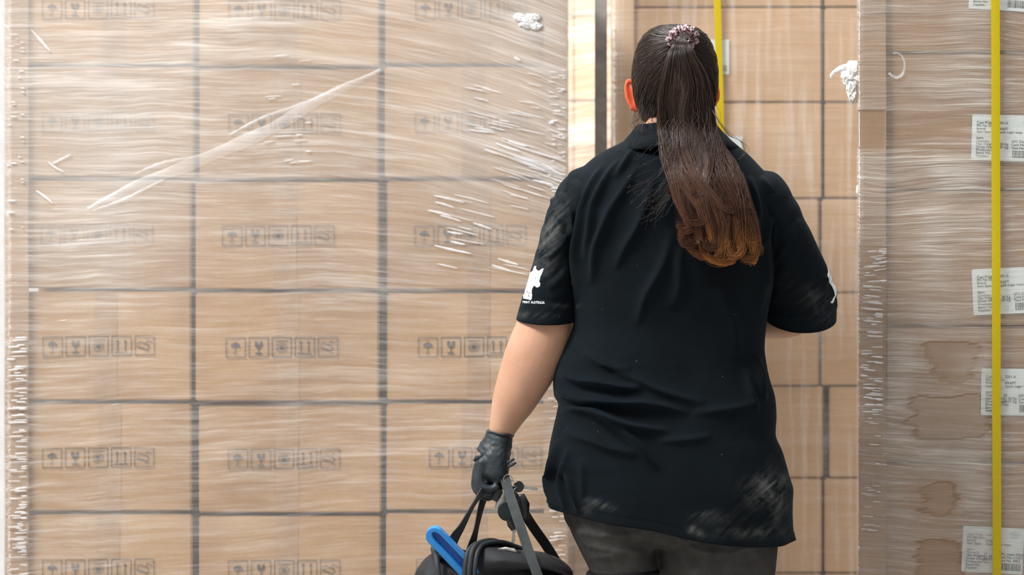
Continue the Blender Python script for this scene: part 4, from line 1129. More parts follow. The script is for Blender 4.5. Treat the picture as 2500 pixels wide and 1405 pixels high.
# same emblem on the other sleeve, seen edge on
e2 = [(2024, 660), (2030, 668), (2036, 688), (2043, 705), (2046, 718), (2040, 722), (2034, 700), (2027, 680)]
e3 = [(2040, 722), (2030, 730), (2026, 739), (2031, 737), (2042, 727)]
def decal2():
    ys_ = np.arange(655, 742, 1.); xs_ = []
    for y in ys_:
        x = 2062.
        while x > 1990 and on_shirt(x, y) is None: x -= .25
        xs_.append(x)
    xs_ = np.convolve(np.pad(xs_, 4, mode='edge'), np.ones(9)/9, 'valid')-1.6
    V = []; Fc = []; n = 7
    for y, x in zip(ys_, xs_):
        if y < 722: a, b = x-9*min(1, (y-655)/22)*(1-.45*sstep(y, 700, 722)), x
        else: a, b = x-4-13*(y-722)/20, x-1-9*(y-722)/20
        for k in range(n): V.append(on_shirt(a+(b-a)*k/(n-1), y) or None)
    for i in range(len(ys_)-1):
        for k in range(n-1):
            q = (i*n+k, i*n+k+1, (i+1)*n+k+1, (i+1)*n+k)
            if all(V[t] is not None for t in q) and max((V[q[t]]-V[q[(t+1) % 4]]).length for t in range(4)) < .03: Fc.append(q)
    V = [v if v is not None else Vector((2030/1300., YW, 1.)) for v in V]
    used = sorted({t for q in Fc for t in q}); mp = {t: i for i, t in enumerate(used)}
    return [V[t] for t in used], [tuple(mp[t] for t in q) for q in Fc]
V, Fc = decal2()
if V: mesh_obj('sleeve_emblem', V, Fc, M['print'], shirt)

# shorts
sp_ = [ring_loft([hring(1150, 1368, 1906, .128, .125), hring(1210, 1366, 1912, .142, .13), hring(1270, 1378, 1905, .145, .128), hring(1310, 1402, 1900, .135, .12), hring(1335, 1450, 1850, .09, .09)], 48),
       ring_loft([hring(1245, 1380, 1598, .135, .12), hring(1300, 1394, 1601, .13, .12), hring(1350, 1418, 1606, .12, .115), hring(1385, 1436, 1612, .113, .112), hring(1400, 1441, 1612, .112, .111)], 40),
       ring_loft([hring(1245, 1610, 1906, .14, .12), hring(1300, 1597, 1901, .138, .12), hring(1360, 1598, 1896, .133, .118), hring(1400, 1603, 1892, .128, .117), hring(1440, 1628, 1884, .12, .115)], 40)]
V, Fc = remesh(sp_, .0045, 3)
px, py = proj(V); dsp = np.zeros(len(V))
for pts, wd, am in (([(1640, 1300), (1700, 1345), (1780, 1355), (1870, 1325)], 5, .004), ([(1420, 1330), (1480, 1345), (1560, 1350)], 6, .003), ([(1410, 1300), (1460, 1310), (1560, 1305)], 6, .003), ([(1440, 1365), (1500, 1358), (1590, 1345)], 7, .003), ([(1630, 1350), (1660, 1390), (1700, 1400)], 7, .003)):
    d = seg_dist(px, py, pts); dsp += am*np.exp(-(d/wd)**2)
dsp += .0015*nz2(px, py, .03, 2.)
V[:, 1] -= dsp*(V[:, 1] < YW)
shorts = mesh_obj('shorts', V, Fc, M['shorts'], worker, smooth=True)
for cxa, cxb, pyh, pyt_ in ((1438, 1612, 1398, 10.), (1622, 1886, 1438, 4.)):
    c = (W(cxa, pyh)+W(cxb, pyh))/2; c.y = YW
    V, Fc = ring_tube(c, (cxb-cxa)/2/SW+.001, .1145, .0052, .004); mesh_obj('hem', V, Fc, M['piping'], shorts, smooth=True)
# feet: socks and shoes
for xa, dyk in ((1535, .024), (1730, 0.)):
    x = W(xa, 0).x; y = YW+dyk
    V, Fc = ring_loft([((x, y+.05, .001), Vector((.046, 0, 0)), Vector((0, .135, 0)), 2.6), ((x, y+.05, .03), Vector((.05, 0, 0)), Vector((0, .14, 0)), 2.6), ((x, y+.04, .055), Vector((.046, 0, 0)), Vector((0, .125, 0)), 2.4), ((x, y+.012, .085), Vector((.042, 0, 0)), Vector((0, .075, 0)), 2.2), ((x, y, .105), Vector((.040, 0, 0)), Vector((0, .052, 0)), 2.1)], 28)
    mesh_obj('shoe', V, Fc, M['shoe'], worker, smooth=True)
    V, Fc = ring_loft([((x, y, .10), Vector((.039, 0, 0)), Vector((0, .046, 0)), 2.1), ((x, y, .16), Vector((.039, 0, 0)), Vector((0, .044, 0)), 2.1)], 24)
    mesh_obj('sock', V, Fc, M['sock'], worker, smooth=True)

# hair ----------------------------------------------------------------
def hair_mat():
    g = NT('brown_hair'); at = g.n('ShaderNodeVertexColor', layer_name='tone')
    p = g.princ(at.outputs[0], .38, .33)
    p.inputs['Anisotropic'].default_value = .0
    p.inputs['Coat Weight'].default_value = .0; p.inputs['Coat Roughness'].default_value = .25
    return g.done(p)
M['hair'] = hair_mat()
def strands(paths, rad, cols, n=3):
    """paths (S, K, 3); rad (S, K); cols (S, K, 3) -> one mesh of thin tapered strands"""
    S, K, _ = paths.shape
    T = np.gradient(paths, axis=1); T /= np.linalg.norm(T, axis=2)[..., None]+1e-9
    ref = np.array([.3, 1., .1]); U = np.cross(T, ref); U /= np.linalg.norm(U, axis=2)[..., None]+1e-9; Wv = np.cross(T, U)
    V = np.zeros((S, K, n, 3))
    for k in range(n):
        a = 2*math.pi*k/n; V[:, :, k] = paths+(U*math.cos(a)+Wv*math.sin(a))*rad[..., None]
    idx = np.arange(S*K*n).reshape(S, K, n); a = idx[:, :-1]; b = np.roll(idx, -1, 2)[:, :-1]; c = np.roll(idx, -1, 2)[:, 1:]; d = idx[:, 1:]
    return V.reshape(-1, 3), np.stack([a, b, c, d], -1).reshape(-1, 4), np.repeat(cols[:, :, None], n, 2).reshape(-1, 3)
def strand_obj(name, paths, rad, cols, parent):
    V, Fc, C_ = strands(paths, rad, cols)
    me = bpy.data.meshes.new(name); base = np.array(world_loc(parent))
    me.vertices.add(len(V)); me.vertices.foreach_set('co', (V-base).ravel())
    me.loops.add(Fc.size); me.loops.foreach_set('vertex_index', Fc.ravel().astype(np.int32))
    me.polygons.add(len(Fc)); me.polygons.foreach_set('loop_start', np.arange(0, Fc.size, 4, dtype=np.int32)); me.polygons.foreach_set('use_smooth', np.ones(len(Fc), bool))
    a = me.color_attributes.new('tone', 'FLOAT_COLOR', 'POINT'); c4 = np.ones((len(V), 4)); c4[:, :3] = C_; a.data.foreach_set('color', c4.ravel())
    me.materials.append(M['hair']); me.update(calc_edges=True); me.validate()
    o = bpy.data.objects.new(name, me); COL.objects.link(o); o.parent = parent; return o

capr = [hring(py, L, R, b, f, 2.1, HY) for py, L, R, b, f in inset(HEAD, 2, 2)]
CV, CF = ring_loft(capr, 64)
cb = BVHTree.FromPolygons([tuple(v) for v in CV], CF)
C0 = Vector(W(1649, 185)); C0.y = YW+HY
# keep the cap only where hair grows (behind the face and ears' line)
def hairy(v):
    px_, py_ = v[0]/v[1]*F+1250, 702.5-(v[2]-CZ)/v[1]*F
    yl = v[1]-(YW+HY)
    return yl < .03+max(0, (150-py_))*.0008 or py_ < 95
keep = [f for f in CF if all(hairy(CV[i]) for i in f)]
hair = mesh_obj('hair', CV, keep, M['hairbase'], worker, smooth=True)
TIE = W(1661, 112); hit = cb.ray_cast(Vector((TIE.x, YW-1, TIE.z)), Vector((0, 1, 0))); TIE = hit[0]
tdir = (TIE-C0).normalized()
K = 16; S1 = 5200; paths = []; tones = []
rng = np.random.default_rng(8)
while len(paths) < S1:
    ph = rng.uniform(0, 2*math.pi)      # around the tie direction: hairline all round
    az = ph
    ax = math.cos(az); ay = math.sin(az)     # ax: sideways, ay: + = front
    if ay > .25:     # front hairline, over the crown
        st = Vector((ax*.9, ay*.75+.15, rng.uniform(.35, .9)))
    elif ay > -.35:  # temples, above and behind ears
        st = Vector((ax, rng.uniform(-.1, .35), rng.uniform(-.75, .3)))
    else:            # nape
        st = Vector((ax*.8, -abs(ay)*.7, rng.uniform(-1.15, -.75)))
    if rng.random() < .6:
        st = Vector(rng.normal(0, 1, 3))
    st.normalize()
    h0 = cb.ray_cast(C0, st)
    if h0[0] is None or (not hairy(h0[0])) or h0[0].z < W(0, 300).z: continue
    pth = []; good = True; w1, w2 = rng.normal(0, .035, 2); lift = rng.uniform(.0004, .0032)
    u0 = rng.uniform(0, .35) if rng.random() < .5 else 0
    for k in range(K):
        u = u0+(1-u0)*k/(K-1); uu = u
        d = st.slerp(tdir, uu) if st.dot(tdir) > -.999 else st
        sv = st.cross(tdir).normalized()
        d = (d+sv*(w1*math.sin(math.pi*u)+w2*math.sin(2*math.pi*u)+.006*math.sin(9*u+w1*90))).normalized()
        h = cb.ray_cast(C0, d)
        if h[0] is None: good = False; break
        pth.append(h[0]+d*(lift+.0012*math.sin(u*7+w2*70)+.004*u**8))
    if not good: continue
    paths.append(pth); g_ = rng.uniform(.55, 1.5); warm = rng.uniform(0, 1)
    tones.append([(.030*g_+.012*warm, .021*g_+.004*warm, .016*g_)]*K)
A = np.array(paths, float); R_ = np.full((S1, K), .0005)*rng.uniform(.7, 1.4, (S1, 1)); R_[:, 0] *= .3
strand_obj('hair_strands', A, R_, np.array(tones, float), hair)

# ponytail
PT = [(94, 1656, 1670), (107, 1644, 1682), (122, 1636, 1692), (138, 1630, 1698), (160, 1624, 1712), (200, 1616, 1728), (250, 1611, 1738), (300, 1610, 1744), (350, 1614, 1762), (400, 1624, 1792), (450, 1640, 1818), (500, 1655, 1834), (550, 1682, 1846), (600, 1700, 1852), (640, 1722, 1848), (668, 1742, 1845)]
pty = [a for a, _, _ in PT]; ptl = [a for _, a, _ in PT]; ptr = [a for _, _, a in PT]
backy = ([94, 107, 122, 200, 250, 300, 350, 400, 450, 550, 668], [TIE.y+.008, TIE.y-.026, TIE.y-.040, TIE.y-.034, TIE.y-.026, TIE.y-.016, YW-.104, YW-.126, YW-.150, YW-.170, YW-.170])
dep = ([102, 160, 250, 350, 450, 550, 668], [.010, .026, .034, .030, .026, .022, .014])
NCL = 58; S2 = 6400; K2 = 44
cl = []
for i in range(NCL):
    r = math.sqrt(rng.random()); a = rng.uniform(0, 2*math.pi)
    ux_ = r*math.cos(a); end = 618-70*rng.random()**1.2-60*max(0, -ux_)*rng.random()+(18 if ux_ > .45 else 0)
    if rng.random() < .30: end -= rng.uniform(30, 170)
    cl.append(dict(u=r*math.cos(a), v=r*math.sin(a), ph=rng.uniform(0, 6.28), fr=rng.uniform(1.0, 2.8), am=rng.uniform(.08, .34), end=end, curl=rng.uniform(.25, 1.)*(-1 if rng.random() < .72 else 1)*(.25 if ux_ > .45 else 1), tw=rng.uniform(-.6, .6), g=rng.uniform(.45, 1.9), w=rng.uniform(0, 1), sprd=rng.uniform(.07, .15)))
Pp = np.zeros((S2, K2, 3)); Cc = np.zeros((S2, K2, 3)); Rr = np.zeros((S2, K2))
tt = np.linspace(0, 1, K2)
for s in range(S2):
    c = cl[rng.integers(NCL)] if rng.random() < .93 else dict(cl[rng.integers(NCL)], sprd=.30)
    du, dv = rng.normal(0, c['sprd'], 2)
    end = c['end']+rng.normal(0, 5)
    yy = 94+(end-94)*np.minimum(tt/.86, 1)
    curl_t = np.clip((tt-.80)/.20, 0, 1)
    L = smooth_interp(yy, pty, ptl); R = smooth_interp(yy, pty, ptr)
    wav = c['am']*np.sin(c['fr']*6.28*tt+c['ph'])*sstep(tt, .12, .6)
    tp_ = (1-.82*np.clip((tt-.45)/.55, 0, 1)**1.5)
    u = np.clip(c['u']+du*tp_+wav*.8+c['tw']*.30*(tt-.4), -1.03, 1.03); v = c['v']+dv*tp_+wav*.5*np.cos(c['ph'])
    nrm_ = np.sqrt(u*u+v*v); sc_ = np.where(nrm_ > 1, 1/nrm_, 1); v = v*sc_
    x = (L+R)/2+(R-L)/2*u
    rc = (20+rng.normal(0, 1.2))*abs(c['curl'])*1.35; ang = curl_t*(3.0+c['tw']*1.6+rng.normal(0, .12))
    sg = np.sign(c['curl'])
    x = x+9*c['tw']*np.sin(6.28*tt*c['fr']*1.3+c['ph']*3)*sstep(tt, .15, .5)+rng.normal(0, 1.6)*np.sin(tt*rng.uniform(6, 16)+rng.uniform(0, 6))*np.minimum(1, tt*6)
    x = x+sg*rc*(1-np.cos(ang)); yy2 = yy+rc*np.sin(ang)*.9
    dpt = smooth_interp(yy, *dep); yb_ = smooth_interp(yy, *backy)
    Y = yb_-.006+dpt*v*.9-.006*c['tw']*np.sin(6.28*tt*c['fr']*.7+c['ph']*2)*(1-tt)-.006*curl_t*rng.uniform(-1, 1)
    Pp[s, :, 1] = Y; Pp[s, :, 0] = (x-1250)/F*Y; Pp[s, :, 2] = CZ+(702.5-yy2)/F*Y
    base = np.array([.044, .027, .019]); mid = np.array([.075, .031, .017]); tip = np.array([.42, .15, .03])  # copper tips: hair colour plus light through the ends put in
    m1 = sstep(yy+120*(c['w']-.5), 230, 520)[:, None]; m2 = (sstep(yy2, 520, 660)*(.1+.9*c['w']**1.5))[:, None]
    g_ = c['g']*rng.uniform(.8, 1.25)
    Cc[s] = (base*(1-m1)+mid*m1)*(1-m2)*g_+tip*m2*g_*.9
    Rr[s] = .00042*rng.uniform(.7, 1.35)*np.where(tt > .93, np.maximum(.2, (1-tt)/.07), 1)
# keep strands outside of the shirt
SBv = SB
for s in range(S2):
    for k in range(18, K2):
        p = Pp[s, k]
        h = SBv.ray_cast(Vector((p[0], 6.5, p[2])), Vector((0, 1, 0)))
        if h[0] is not None and p[1] > h[0].y-.003: Pp[s, k, 1] = h[0].y-.003-.012*(s % 7)/7
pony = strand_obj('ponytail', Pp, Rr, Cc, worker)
# dark core so that the tail is not see-through
rg = []
for y_ in np.linspace(124, 520, 24):
    L = float(smooth_interp([y_], pty, ptl)[0]); R = float(smooth_interp([y_], pty, ptr)[0]); Yb = float(smooth_interp([y_], *backy)[0]); D = float(smooth_interp([y_], *dep)[0])
    k_ = .72 if y_ < 480 else .72-.5*(y_-480)/80
    c = P((L+R)/2, y_, Yb); rg.append((c, Vector(((R-L)/2*k_/SW, 0, 0)), Vector((0, D*.55, 0)), 2.))
V, Fc = ring_loft(rg, 24); mesh_obj('ponytail_core', V, Fc, M['hairbase'], pony, smooth=True)
# loose hairs
FL = []
def fly(pts, n=K2):
    c = np.array(crv([(*P(a, b, d),) for a, b, d in pts], n)); FL.append(c)
Yt = YW-.14
for i in range(8):
    j = rng.uniform(-6, 6)
    fly([(1725+j, 230, YW-.06), (1752+j, 290+j, Yt), (1785+j, 330, Yt), (1815+j*1.5, 350+j, Yt), (1823+j, 372, Yt), (1808+j, 384-j, Yt)])
for i in range(46):
    x0 = rng.uniform(1600, 1640); y0 = rng.uniform(330, 520); dx = rng.uniform(-75, -12); dy_ = rng.uniform(-10, 50)
    yb0 = YW-.150
    fly([(x0+25, y0-40, yb0), (x0, y0, yb0-.005), (x0+dx*.5, y0+dy_*.3+rng.uniform(-14, 14), yb0-.006), (x0+dx, y0+dy_, yb0-.003), (x0+dx+rng.uniform(-14, 10), y0+dy_+rng.uniform(-20, 12), yb0)])
for i in range(22):
    x0 = rng.uniform(1558, 1600); fly([(x0+8, 240+rng.uniform(-25, 25), YW-.03), (x0-6+rng.uniform(-12, 8), 285, YW-.06), (x0+rng.uniform(-24, 10), 305, YW-.07), (x0+rng.uniform(-14, 10), 322, YW-.075)])
for i in range(26):
    x0 = rng.uniform(1640, 1745); y0 = rng.uniform(200, 330); fly([(x0, y0, YW-.12), (x0+rng.uniform(0, 20), y0+30, YW-.13), (x0+rng.uniform(-5, 30), y0+70, YW-.14), (x0+rng.uniform(-20, 25), y0+110, YW-.15)])
for i in range(10):
    x0 = rng.uniform(1790, 1835); fly([(x0-20, 420, YW-.16), (x0, 480, YW-.165), (x0+rng.uniform(4, 26), 560, YW-.165), (x0+rng.uniform(-5, 22), 625, YW-.165)])
A = np.array(FL); R_ = np.full(A.shape[:2], .00028); C_ = np.tile(np.array([.05, .034, .026]), (*A.shape[:2], 1))
setp(strand_obj('loose_hairs', A, R_, C_, hair), kind='stuff')

# scrunchie
def scr_mat():
    g = NT('patterned_scrunchie'); o = g.obj()
    v = g.n('ShaderNodeTexVoronoi'); g.l(g.noise(o, 30, 2), v.inputs['Vector']) if 0 else g.l(o, v.inputs['Vector']); v.inputs['Scale'].default_value = 210
    n = g.noise(o, 170, 3, .6, 1.)
    c = g.mix(g.remap(n, .47, .53), (.045, .018, .018, 1), (.62, .42, .42, 1))
    return g.done(g.princ(c, .5, .4, g.bump(g.noise(o, 120, 3), .6, .003)))
M['scrunchie'] = scr_mat()
V = []; Fc = []; nu, nv = 140, 22
nrm = Vector((.10, -.80, -.60)).normalized(); e1 = Vector((1, 0, .12)); e1 = (e1-nrm*e1.dot(nrm)).normalized(); e2 = nrm.cross(e1)
cen = TIE+Vector((.0005, -.012, .009))
for i in range(nu):
    a = 2*math.pi*i/nu; rr_ = .0215+.0012*math.sin(a*11); dr = e1*math.cos(a)+e2*math.sin(a)*.92
    for j in range(nv):
        b = 2*math.pi*j/nv; r2 = .0080*(1+.20*math.sin(a*13+b*2)+.12*math.sin(a*29+b))
        V.append(cen+dr*(rr_+r2*math.cos(b))+nrm*r2*1.1*math.sin(b))
for i in range(nu):
    for j in range(nv): Fc.append((i*nv+j, ((i+1) % nu)*nv+j, ((i+1) % nu)*nv+(j+1) % nv, i*nv+(j+1) % nv))
mesh_obj('scrunchie', V, Fc, M['scrunchie'], worker, smooth=True)

# ------------------------------------------------------------------ the bag she carries, the tool in it, the keys
def fab(name, col, rough=.6):
    g = NT(name); o = g.obj(); n = g.noise(o, 500, 2); c = g.mix(g.remap(g.noise(o, 25, 3), .3, .7), (*[x*.7 for x in col], 1), (*[x*1.4 for x in col], 1))
    return g.done(g.princ(c, rough, .4, g.bump(n, .25, .0006)))
M['bag'] = fab('black_nylon', (.009, .009, .011), .68)
M['webbing'] = fab('grey_webbing', (.045, .050, .050), .8)
M['zip'] = fab('bag_piping', (.022, .025, .027), .6)
M['inside'] = simple('dark_lining', (.004, .004, .006), .9, .1)
M['blue'] = simple('blue_plastic', (.012, .22, .58), .35, .5, 60, .1)
M['blue_dark'] = simple('deep_blue_plastic', (.004, .075, .33), .45, .4, 60, .1)
M['metal'] = simple('worn_metal', (.55, .52, .46), .3, .6, 80, .1); M['metal'].node_tree.nodes['Principled BSDF'].inputs['Metallic'].default_value = .9
M['plastic'] = simple('black_plastic', (.012, .012, .014), .35, .5)
BY = YW+.035
B = lambda px, py, dy=0.: P(px, py, BY+dy)
bag = empty('tool_bag', (B(1205, 0).x, BY, B(0, 1700).z))
setp(bag, 'black soft tool bag with grey webbing handles hanging from the gloved hand', 'bag')
top = ([1003, 1025, 1050, 1090, 1140, 1190, 1240, 1290, 1330, 1365, 1390, 1408], [1425, 1378, 1357, 1352, 1350, 1345, 1350, 1352, 1356, 1366, 1384, 1425])
rows_ = []; nb = 90
for i in range(nb):
    x = 1004+403*i/(nb-1); t = float(smooth_interp([x], *top)[0]); bot = 1690-35*(abs(x-1205)/200)**4
    hz = (bot-t)/2/SW; edge = math.sqrt(max(.02, 1-((x-1205)/206)**8))
    c = B(x, (t+bot)/2); rows_.append((c, Vector((0, 0, hz)), Vector((0, .105*edge, 0)), 2.9))
V, Fc = ring_loft(rows_, 72); V = np.array([tuple(v) for v in V])
nn = np.array([noise.fractal(Vector((p[0]*13, p[1]*9, p[2]*17)), .8, 2.1, 4) for p in V]); V[:, 1] -= nn*.010*np.sign(YW+.035-V[:, 1]); V[:, 2] += nn*.006
mesh_obj('bag_body', V, Fc, M['bag'], bag, smooth=True)
# open mouth with raised piped edges
def arch(pts, r, name, mat, n=28, sq=None):
    V, Fc = tube([Vector(q) for q in crv([tuple(B(a, b, d)) for a, b, d in pts], n)], r, 10, sq); return mesh_obj(name, V, Fc, mat, bag, smooth=True)
V, Fc = ring_loft([(B(1066, 1368, .0), Vector((.006, 0, .0)), Vector((0, .06, 0)), 2.), (B(1095, 1352, .0), Vector((.018, 0, 0)), Vector((0, .07, 0)), 2.), (B(1115, 1348, .0), Vector((.02, 0, 0)), Vector((0, .072, 0)), 2.)], 24)
mesh_obj('bag_opening', V, Fc, M['inside'], bag, smooth=True)
arch([(1072, 1420, -.108), (1068, 1385, -.104), (1064, 1355, -.085), (1060, 1342, -.04), (1058, 1340, .02), (1060, 1350, .07)], .0055, 'zip_edge', M['zip'])
for k, (dx, h) in enumerate(((0, 0), (11, -3), (24, -1))):
    arch([(1133+dx, 1425, -.112), (1136+dx, 1380, -.110), (1143+dx, 1348+h, -.100), (1160+dx, 1330+h, -.075), (1185+dx*1.6, 1326+h*1.5, -.05), (1215+dx*1.8, 1336+h, -.03), (1240+dx*2, 1346, -.02)], .0046+.001*(k == 1), 'zip_edge', M['zip'])
# flap: soft folded panel right of the mouth
fr = []
for i, (x, y, hgt, w_) in enumerate(((1150, 1385, 50, .02), (1165, 1372, 46, .05), (1190, 1366, 38, .07), (1230, 1366, 30, .075), (1280, 1368, 24, .075), (1330, 1372, 20, .07), (1370, 1388, 16, .06), (1398, 1408, 10, .03))):
    fr.append((B(x, y, -.04), Vector((0, .0, hgt/SW)), Vector((0, w_, 0)), 2.3))
V, Fc = ring_loft(fr, 40); V = np.array([tuple(v) for v in V]); nn = np.array([noise.fractal(Vector((p[0]*22, p[1]*12, p[2]*25)), .8, 2.1, 4) for p in V]); V[:, 2] += nn*.005; V[:, 1] -= nn*.006
mesh_obj('bag_flap', V, Fc, M['bag'], bag, smooth=True)
V, Fc = tube([B(a, b, d) for a, b, d in ((1215, 1343, -.085), (1235, 1341, -.088), (1255, 1346, -.09), (1270, 1352, -.088))], [.0025, .004, .004, .0025], 8, .5)
mesh_obj('buckle', V, Fc, M['metal'], bag, smooth=True)
def ribbon(pts, wid, th, name, mat, n=40, parent=bag, wdir=None):
    """pts: (px, py, dy, twist)  flat webbing"""
    c = crv([(*B(a, b, d), tw) for a, b, d, tw in pts], n); V = []; Fc = []
    for i in range(n):
        p = Vector(c[i][:3]); t = (Vector(c[min(i+1, n-1)][:3])-Vector(c[max(i-1, 0)][:3])).normalized()
        s = t.cross(Vector((0, 1, 0))).normalized(); q = t.cross(s); a = c[i][3]
        u = s*math.cos(a)+q*math.sin(a); v = t.cross(u)
        for sx, sy in ((-1, -.7), (0, -1.), (1, -.7), (1, .7), (0, 1), (-1, .7)): V.append(p+u*sx*wid/2+v*sy*th/2)
    for i in range(n-1):
        for k in range(6): Fc.append((i*6+k, i*6+(k+1) % 6, (i+1)*6+(k+1) % 6, (i+1)*6+k))
    Fc += [tuple(range(6))[::-1], tuple((n-1)*6+k for k in range(6))]
    return mesh_obj(name, V, Fc, mat, parent, smooth=False)
ribbon([(1092, 1370, -.02, .2), (1108, 1318, -.04, .3), (1128, 1285, -.05, .9), (1155, 1235, -.055, 1.2), (1178, 1200, -.03, .9), (1196, 1186, -.01, .5), (1214, 1168, -.006, .3), (1226, 1150, -.02, .0), (1240, 1195, -.045, 0), (1258, 1250, -.075, 0), (1275, 1300, -.095, 0), (1292, 1350, -.108, 0.), (1318, 1420, -.115, 0)], .0185, .0026, 'handle', M['webbing'], 90)
ribbon([(1140, 1385, .06, .4), (1150, 1340, .06, .6), (1162, 1295, .05, 1.1), (1172, 1250, .045, 1.0), (1182, 1215, .035, .8), (1192, 1192, .03, .5), (1215, 1180, .03, .3), (1238, 1190, .03, .2), (1268, 1235, .035, .0), (1300, 1285, .04, 0), (1335, 1335, .05, 0), (1365, 1385, .05, 0), (1385, 1425, .05, 0)], .0185, .0026, 'handle', fab('black_webbing', (.02, .02, .02), .7), 70)
V, Fc = tube([Vector(q) for q in crv([tuple(B(a, b, -.004)) for a, b in ((1178, 1190), (1194, 1194), (1212, 1192), (1226, 1180))], 14)], [.0075]+[.0098]*12+[.0075], 14)
mesh_obj('handle_grip', V, Fc, M['bag'], bag, smooth=True)

# blue tool: rounded channel standing out of the bag
def stadium(L, w, n=12):
    pts = [(-L, -w/2)]; 
    for k in range(n+1):
        a = -math.pi/2+math.pi*k/n; pts.append((w/2*math.cos(a), w/2*math.sin(a)))
    pts.append((-L, w/2)); return pts
tool = empty('blue_tool', tuple(B(1060, 1300, -.03))); setp(tool, 'bright blue plastic handle with rounded end and recessed groove sticking out of the bag', 'tool')
dx_ = Vector((-85, 0, 95)); dv = Vector((-.66, -.10, .70)).normalized(); sv = Vector((.70, -.15, .66)); sv = (sv-dv*sv.dot(dv)).normalized(); nv_ = dv.cross(sv); nv_ = nv_ if nv_.y < 0 else -nv_
def ext(outline, inner, d0, d1, name, mat):
    bm = bmesh.new(); o0 = B(1062, 1308, -.085)
    def pt(a, b, d): return o0+dv*a+sv*b+nv_*d
    vo = [bm.verts.new(pt(a, b, d1)) for a, b in outline]; vb = [bm.verts.new(pt(a, b, d0)) for a, b in outline]
    n = len(outline)
    for i in range(n): bm.faces.new((vo[i], vo[(i+1) % n], vb[(i+1) % n], vb[i]))
    bm.faces.new(vb)
    if inner:
        vi = [bm.verts.new(pt(a, b, d1)) for a, b in inner]; vj = [bm.verts.new(pt(a, b, d1-.011)) for a, b in inner]
        for i in range(n):
            bm.faces.new((vo[i], vi[i], vi[(i+1) % n], vo[(i+1) % n])); bm.faces.new((vi[i], vj[i], vj[(i+1) % n], vi[(i+1) % n]))
        bm.faces.new(vj)
    else: bm.faces.new(vo)
    bmesh.ops.recalc_face_normals(bm, faces=bm.faces)
    bmesh.ops.bevel(bm, geom=[e for e in bm.edges if e.calc_face_angle(0) > .9], offset=.0016, segments=2, affect='EDGES')
    V = [v.co.copy() for v in bm.verts]; bm.verts.index_update(); Fc = [tuple(x.index for x in f.verts) for f in bm.faces]; bm.free()
    return mesh_obj(name, V, Fc, mat, tool)
out_ = stadium(.19, .033); inn = [(a*.985-.008 if a > -.1 else a, b*.42+.003) for a, b in out_]
ext(out_, inn, -.013, .013, 'tool_shell', M['blue'])
g_in = [(a*.98-.0085 if a > -.1 else a, b*.405+.003) for a, b in out_]
ext(g_in, None, .0022, .0035, 'tool_groove', M['blue_dark'])

# keys
keys = empty('key_bunch', tuple(B(1238, 1200, -.045))); setp(keys, 'bunch of keys with black round fobs dangling beside the glove and webbing handle', 'keys')
def kobj(name, V, Fc, mat, sm=False): return mesh_obj(name, V, Fc, mat, keys, smooth=sm)
def disc(cx, cy, rx_, ry_, d, th, name, mat, n=28):
    V, Fc = ring_loft([(B(cx, cy, d-th/2), Vector((rx_/SW*.9, 0, 0)), Vector((0, 0, ry_/SW*.9)), 2.), (B(cx, cy, d-th/2+.0008), Vector((rx_/SW, 0, 0)), Vector((0, 0, ry_/SW)), 2.), (B(cx, cy, d+th/2-.0008), Vector((rx_/SW, 0, 0)), Vector((0, 0, ry_/SW)), 2.), (B(cx, cy, d+th/2), Vector((rx_/SW*.9, 0, 0)), Vector((0, 0, ry_/SW*.9)), 2.)], n)
    return kobj(name, V, Fc, mat)
K_ = -.035
disc(1266, 1189, 13, 14, K_, .006, 'key_head', M['plastic'])
disc(1237, 1249, 22, 24, K_+.004, .008, 'key_fob', simple('dark_green_plastic', (.010, .018, .018), .4, .4))
mb = MB()
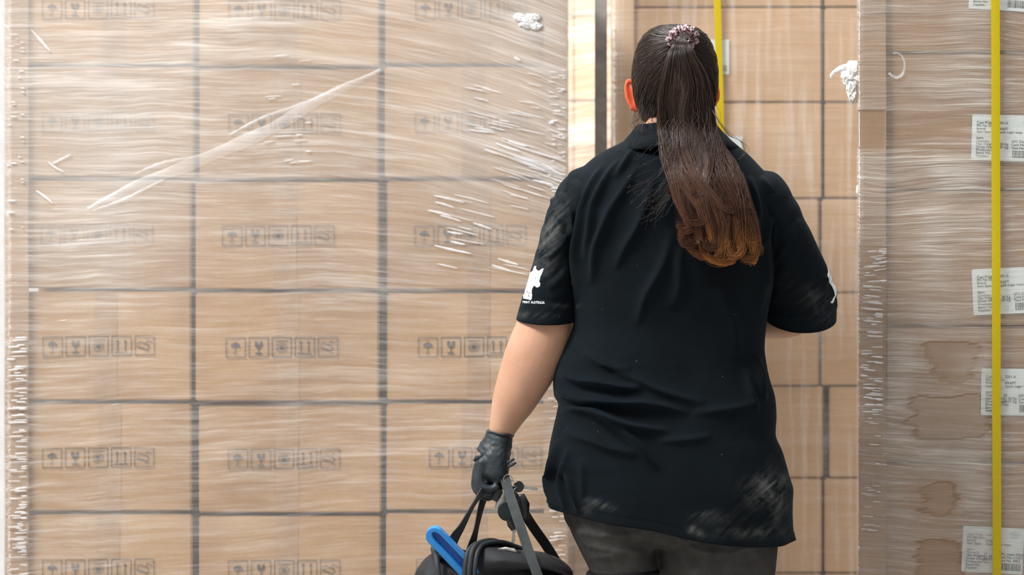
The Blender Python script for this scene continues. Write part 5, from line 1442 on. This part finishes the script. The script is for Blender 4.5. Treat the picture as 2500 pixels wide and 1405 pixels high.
V, Fc = tube([B(1261, 1222, K_), B(1272, 1218, K_), B(1277, 1232, K_), B(1276, 1262, K_), B(1266, 1268, K_)], [.009, .0115, .0125, .012, .008], 20, .55); kobj('car_key', V, Fc, M['plastic'], True)
V, Fc = tube([B(1220, 1196, K_+.004), B(1212, 1213, K_+.004), B(1207, 1224, K_+.004)], [.007, .0075, .005], 8, .4); kobj('key_head', V, Fc, M['plastic'])
V, Fc = tube([B(1232, 1205, K_+.006), B(1222, 1228, K_+.006), B(1212, 1244, K_+.006)], [.006, .009, .004], 8, .25); kobj('bottle_opener', V, Fc, M['metal'])
def key_blade(a, b, name):
    A_ = B(*a, K_); B_ = B(*b, K_); d = (B_-A_); L = d.length; d.normalize(); s = d.cross(Vector((0, 1, 0))).normalized()
    pr = [(0, -.0042), (L*.9, -.0036), (L, -.0008), (L, .0008)]
    x = L; tog = 0
    while x > L*.25: pr.append((x-.002, .0034 if tog else .0014)); x -= .0035; tog = 1-tog
    pr.append((0, .0042)); n = len(pr)
    V = [A_+d*p+s*q for p, q in pr]+[A_+d*p+s*q+Vector((0, .0016, 0)) for p, q in pr]
    kobj(name, V, [tuple(range(n)), tuple(range(n, 2*n))[::-1]]+[(i, (i+1) % n, n+(i+1) % n, n+i) for i in range(n)], M['metal'])
key_blade((1277, 1189), (1314, 1195), 'key_blade'); key_blade((1256, 1292), (1252, 1346), 'key_blade')
V, Fc = tube([B(1243, 1268, K_), B(1249, 1280, K_), B(1256, 1294, K_)], [.006, .0085, .006], 8, .5); kobj('key_head', V, Fc, M['plastic'])
def kring(cx, cy, r, tilt, name):
    pts = [B(cx, cy, K_)+Vector((r*math.cos(t), r*math.sin(t)*math.sin(tilt), r*math.sin(t)*math.cos(tilt))) for t in np.linspace(0, 2*math.pi, 25)]
    V, Fc = tube(pts, .0011, 6); kobj(name, V, Fc, M['metal'])
kring(1246, 1186, .011, .4, 'key_ring'); kring(1253, 1196, .008, -.5, 'key_ring'); kring(1250, 1206, .009, .9, 'key_ring'); kring(1240, 1170, .008, .2, 'key_ring')
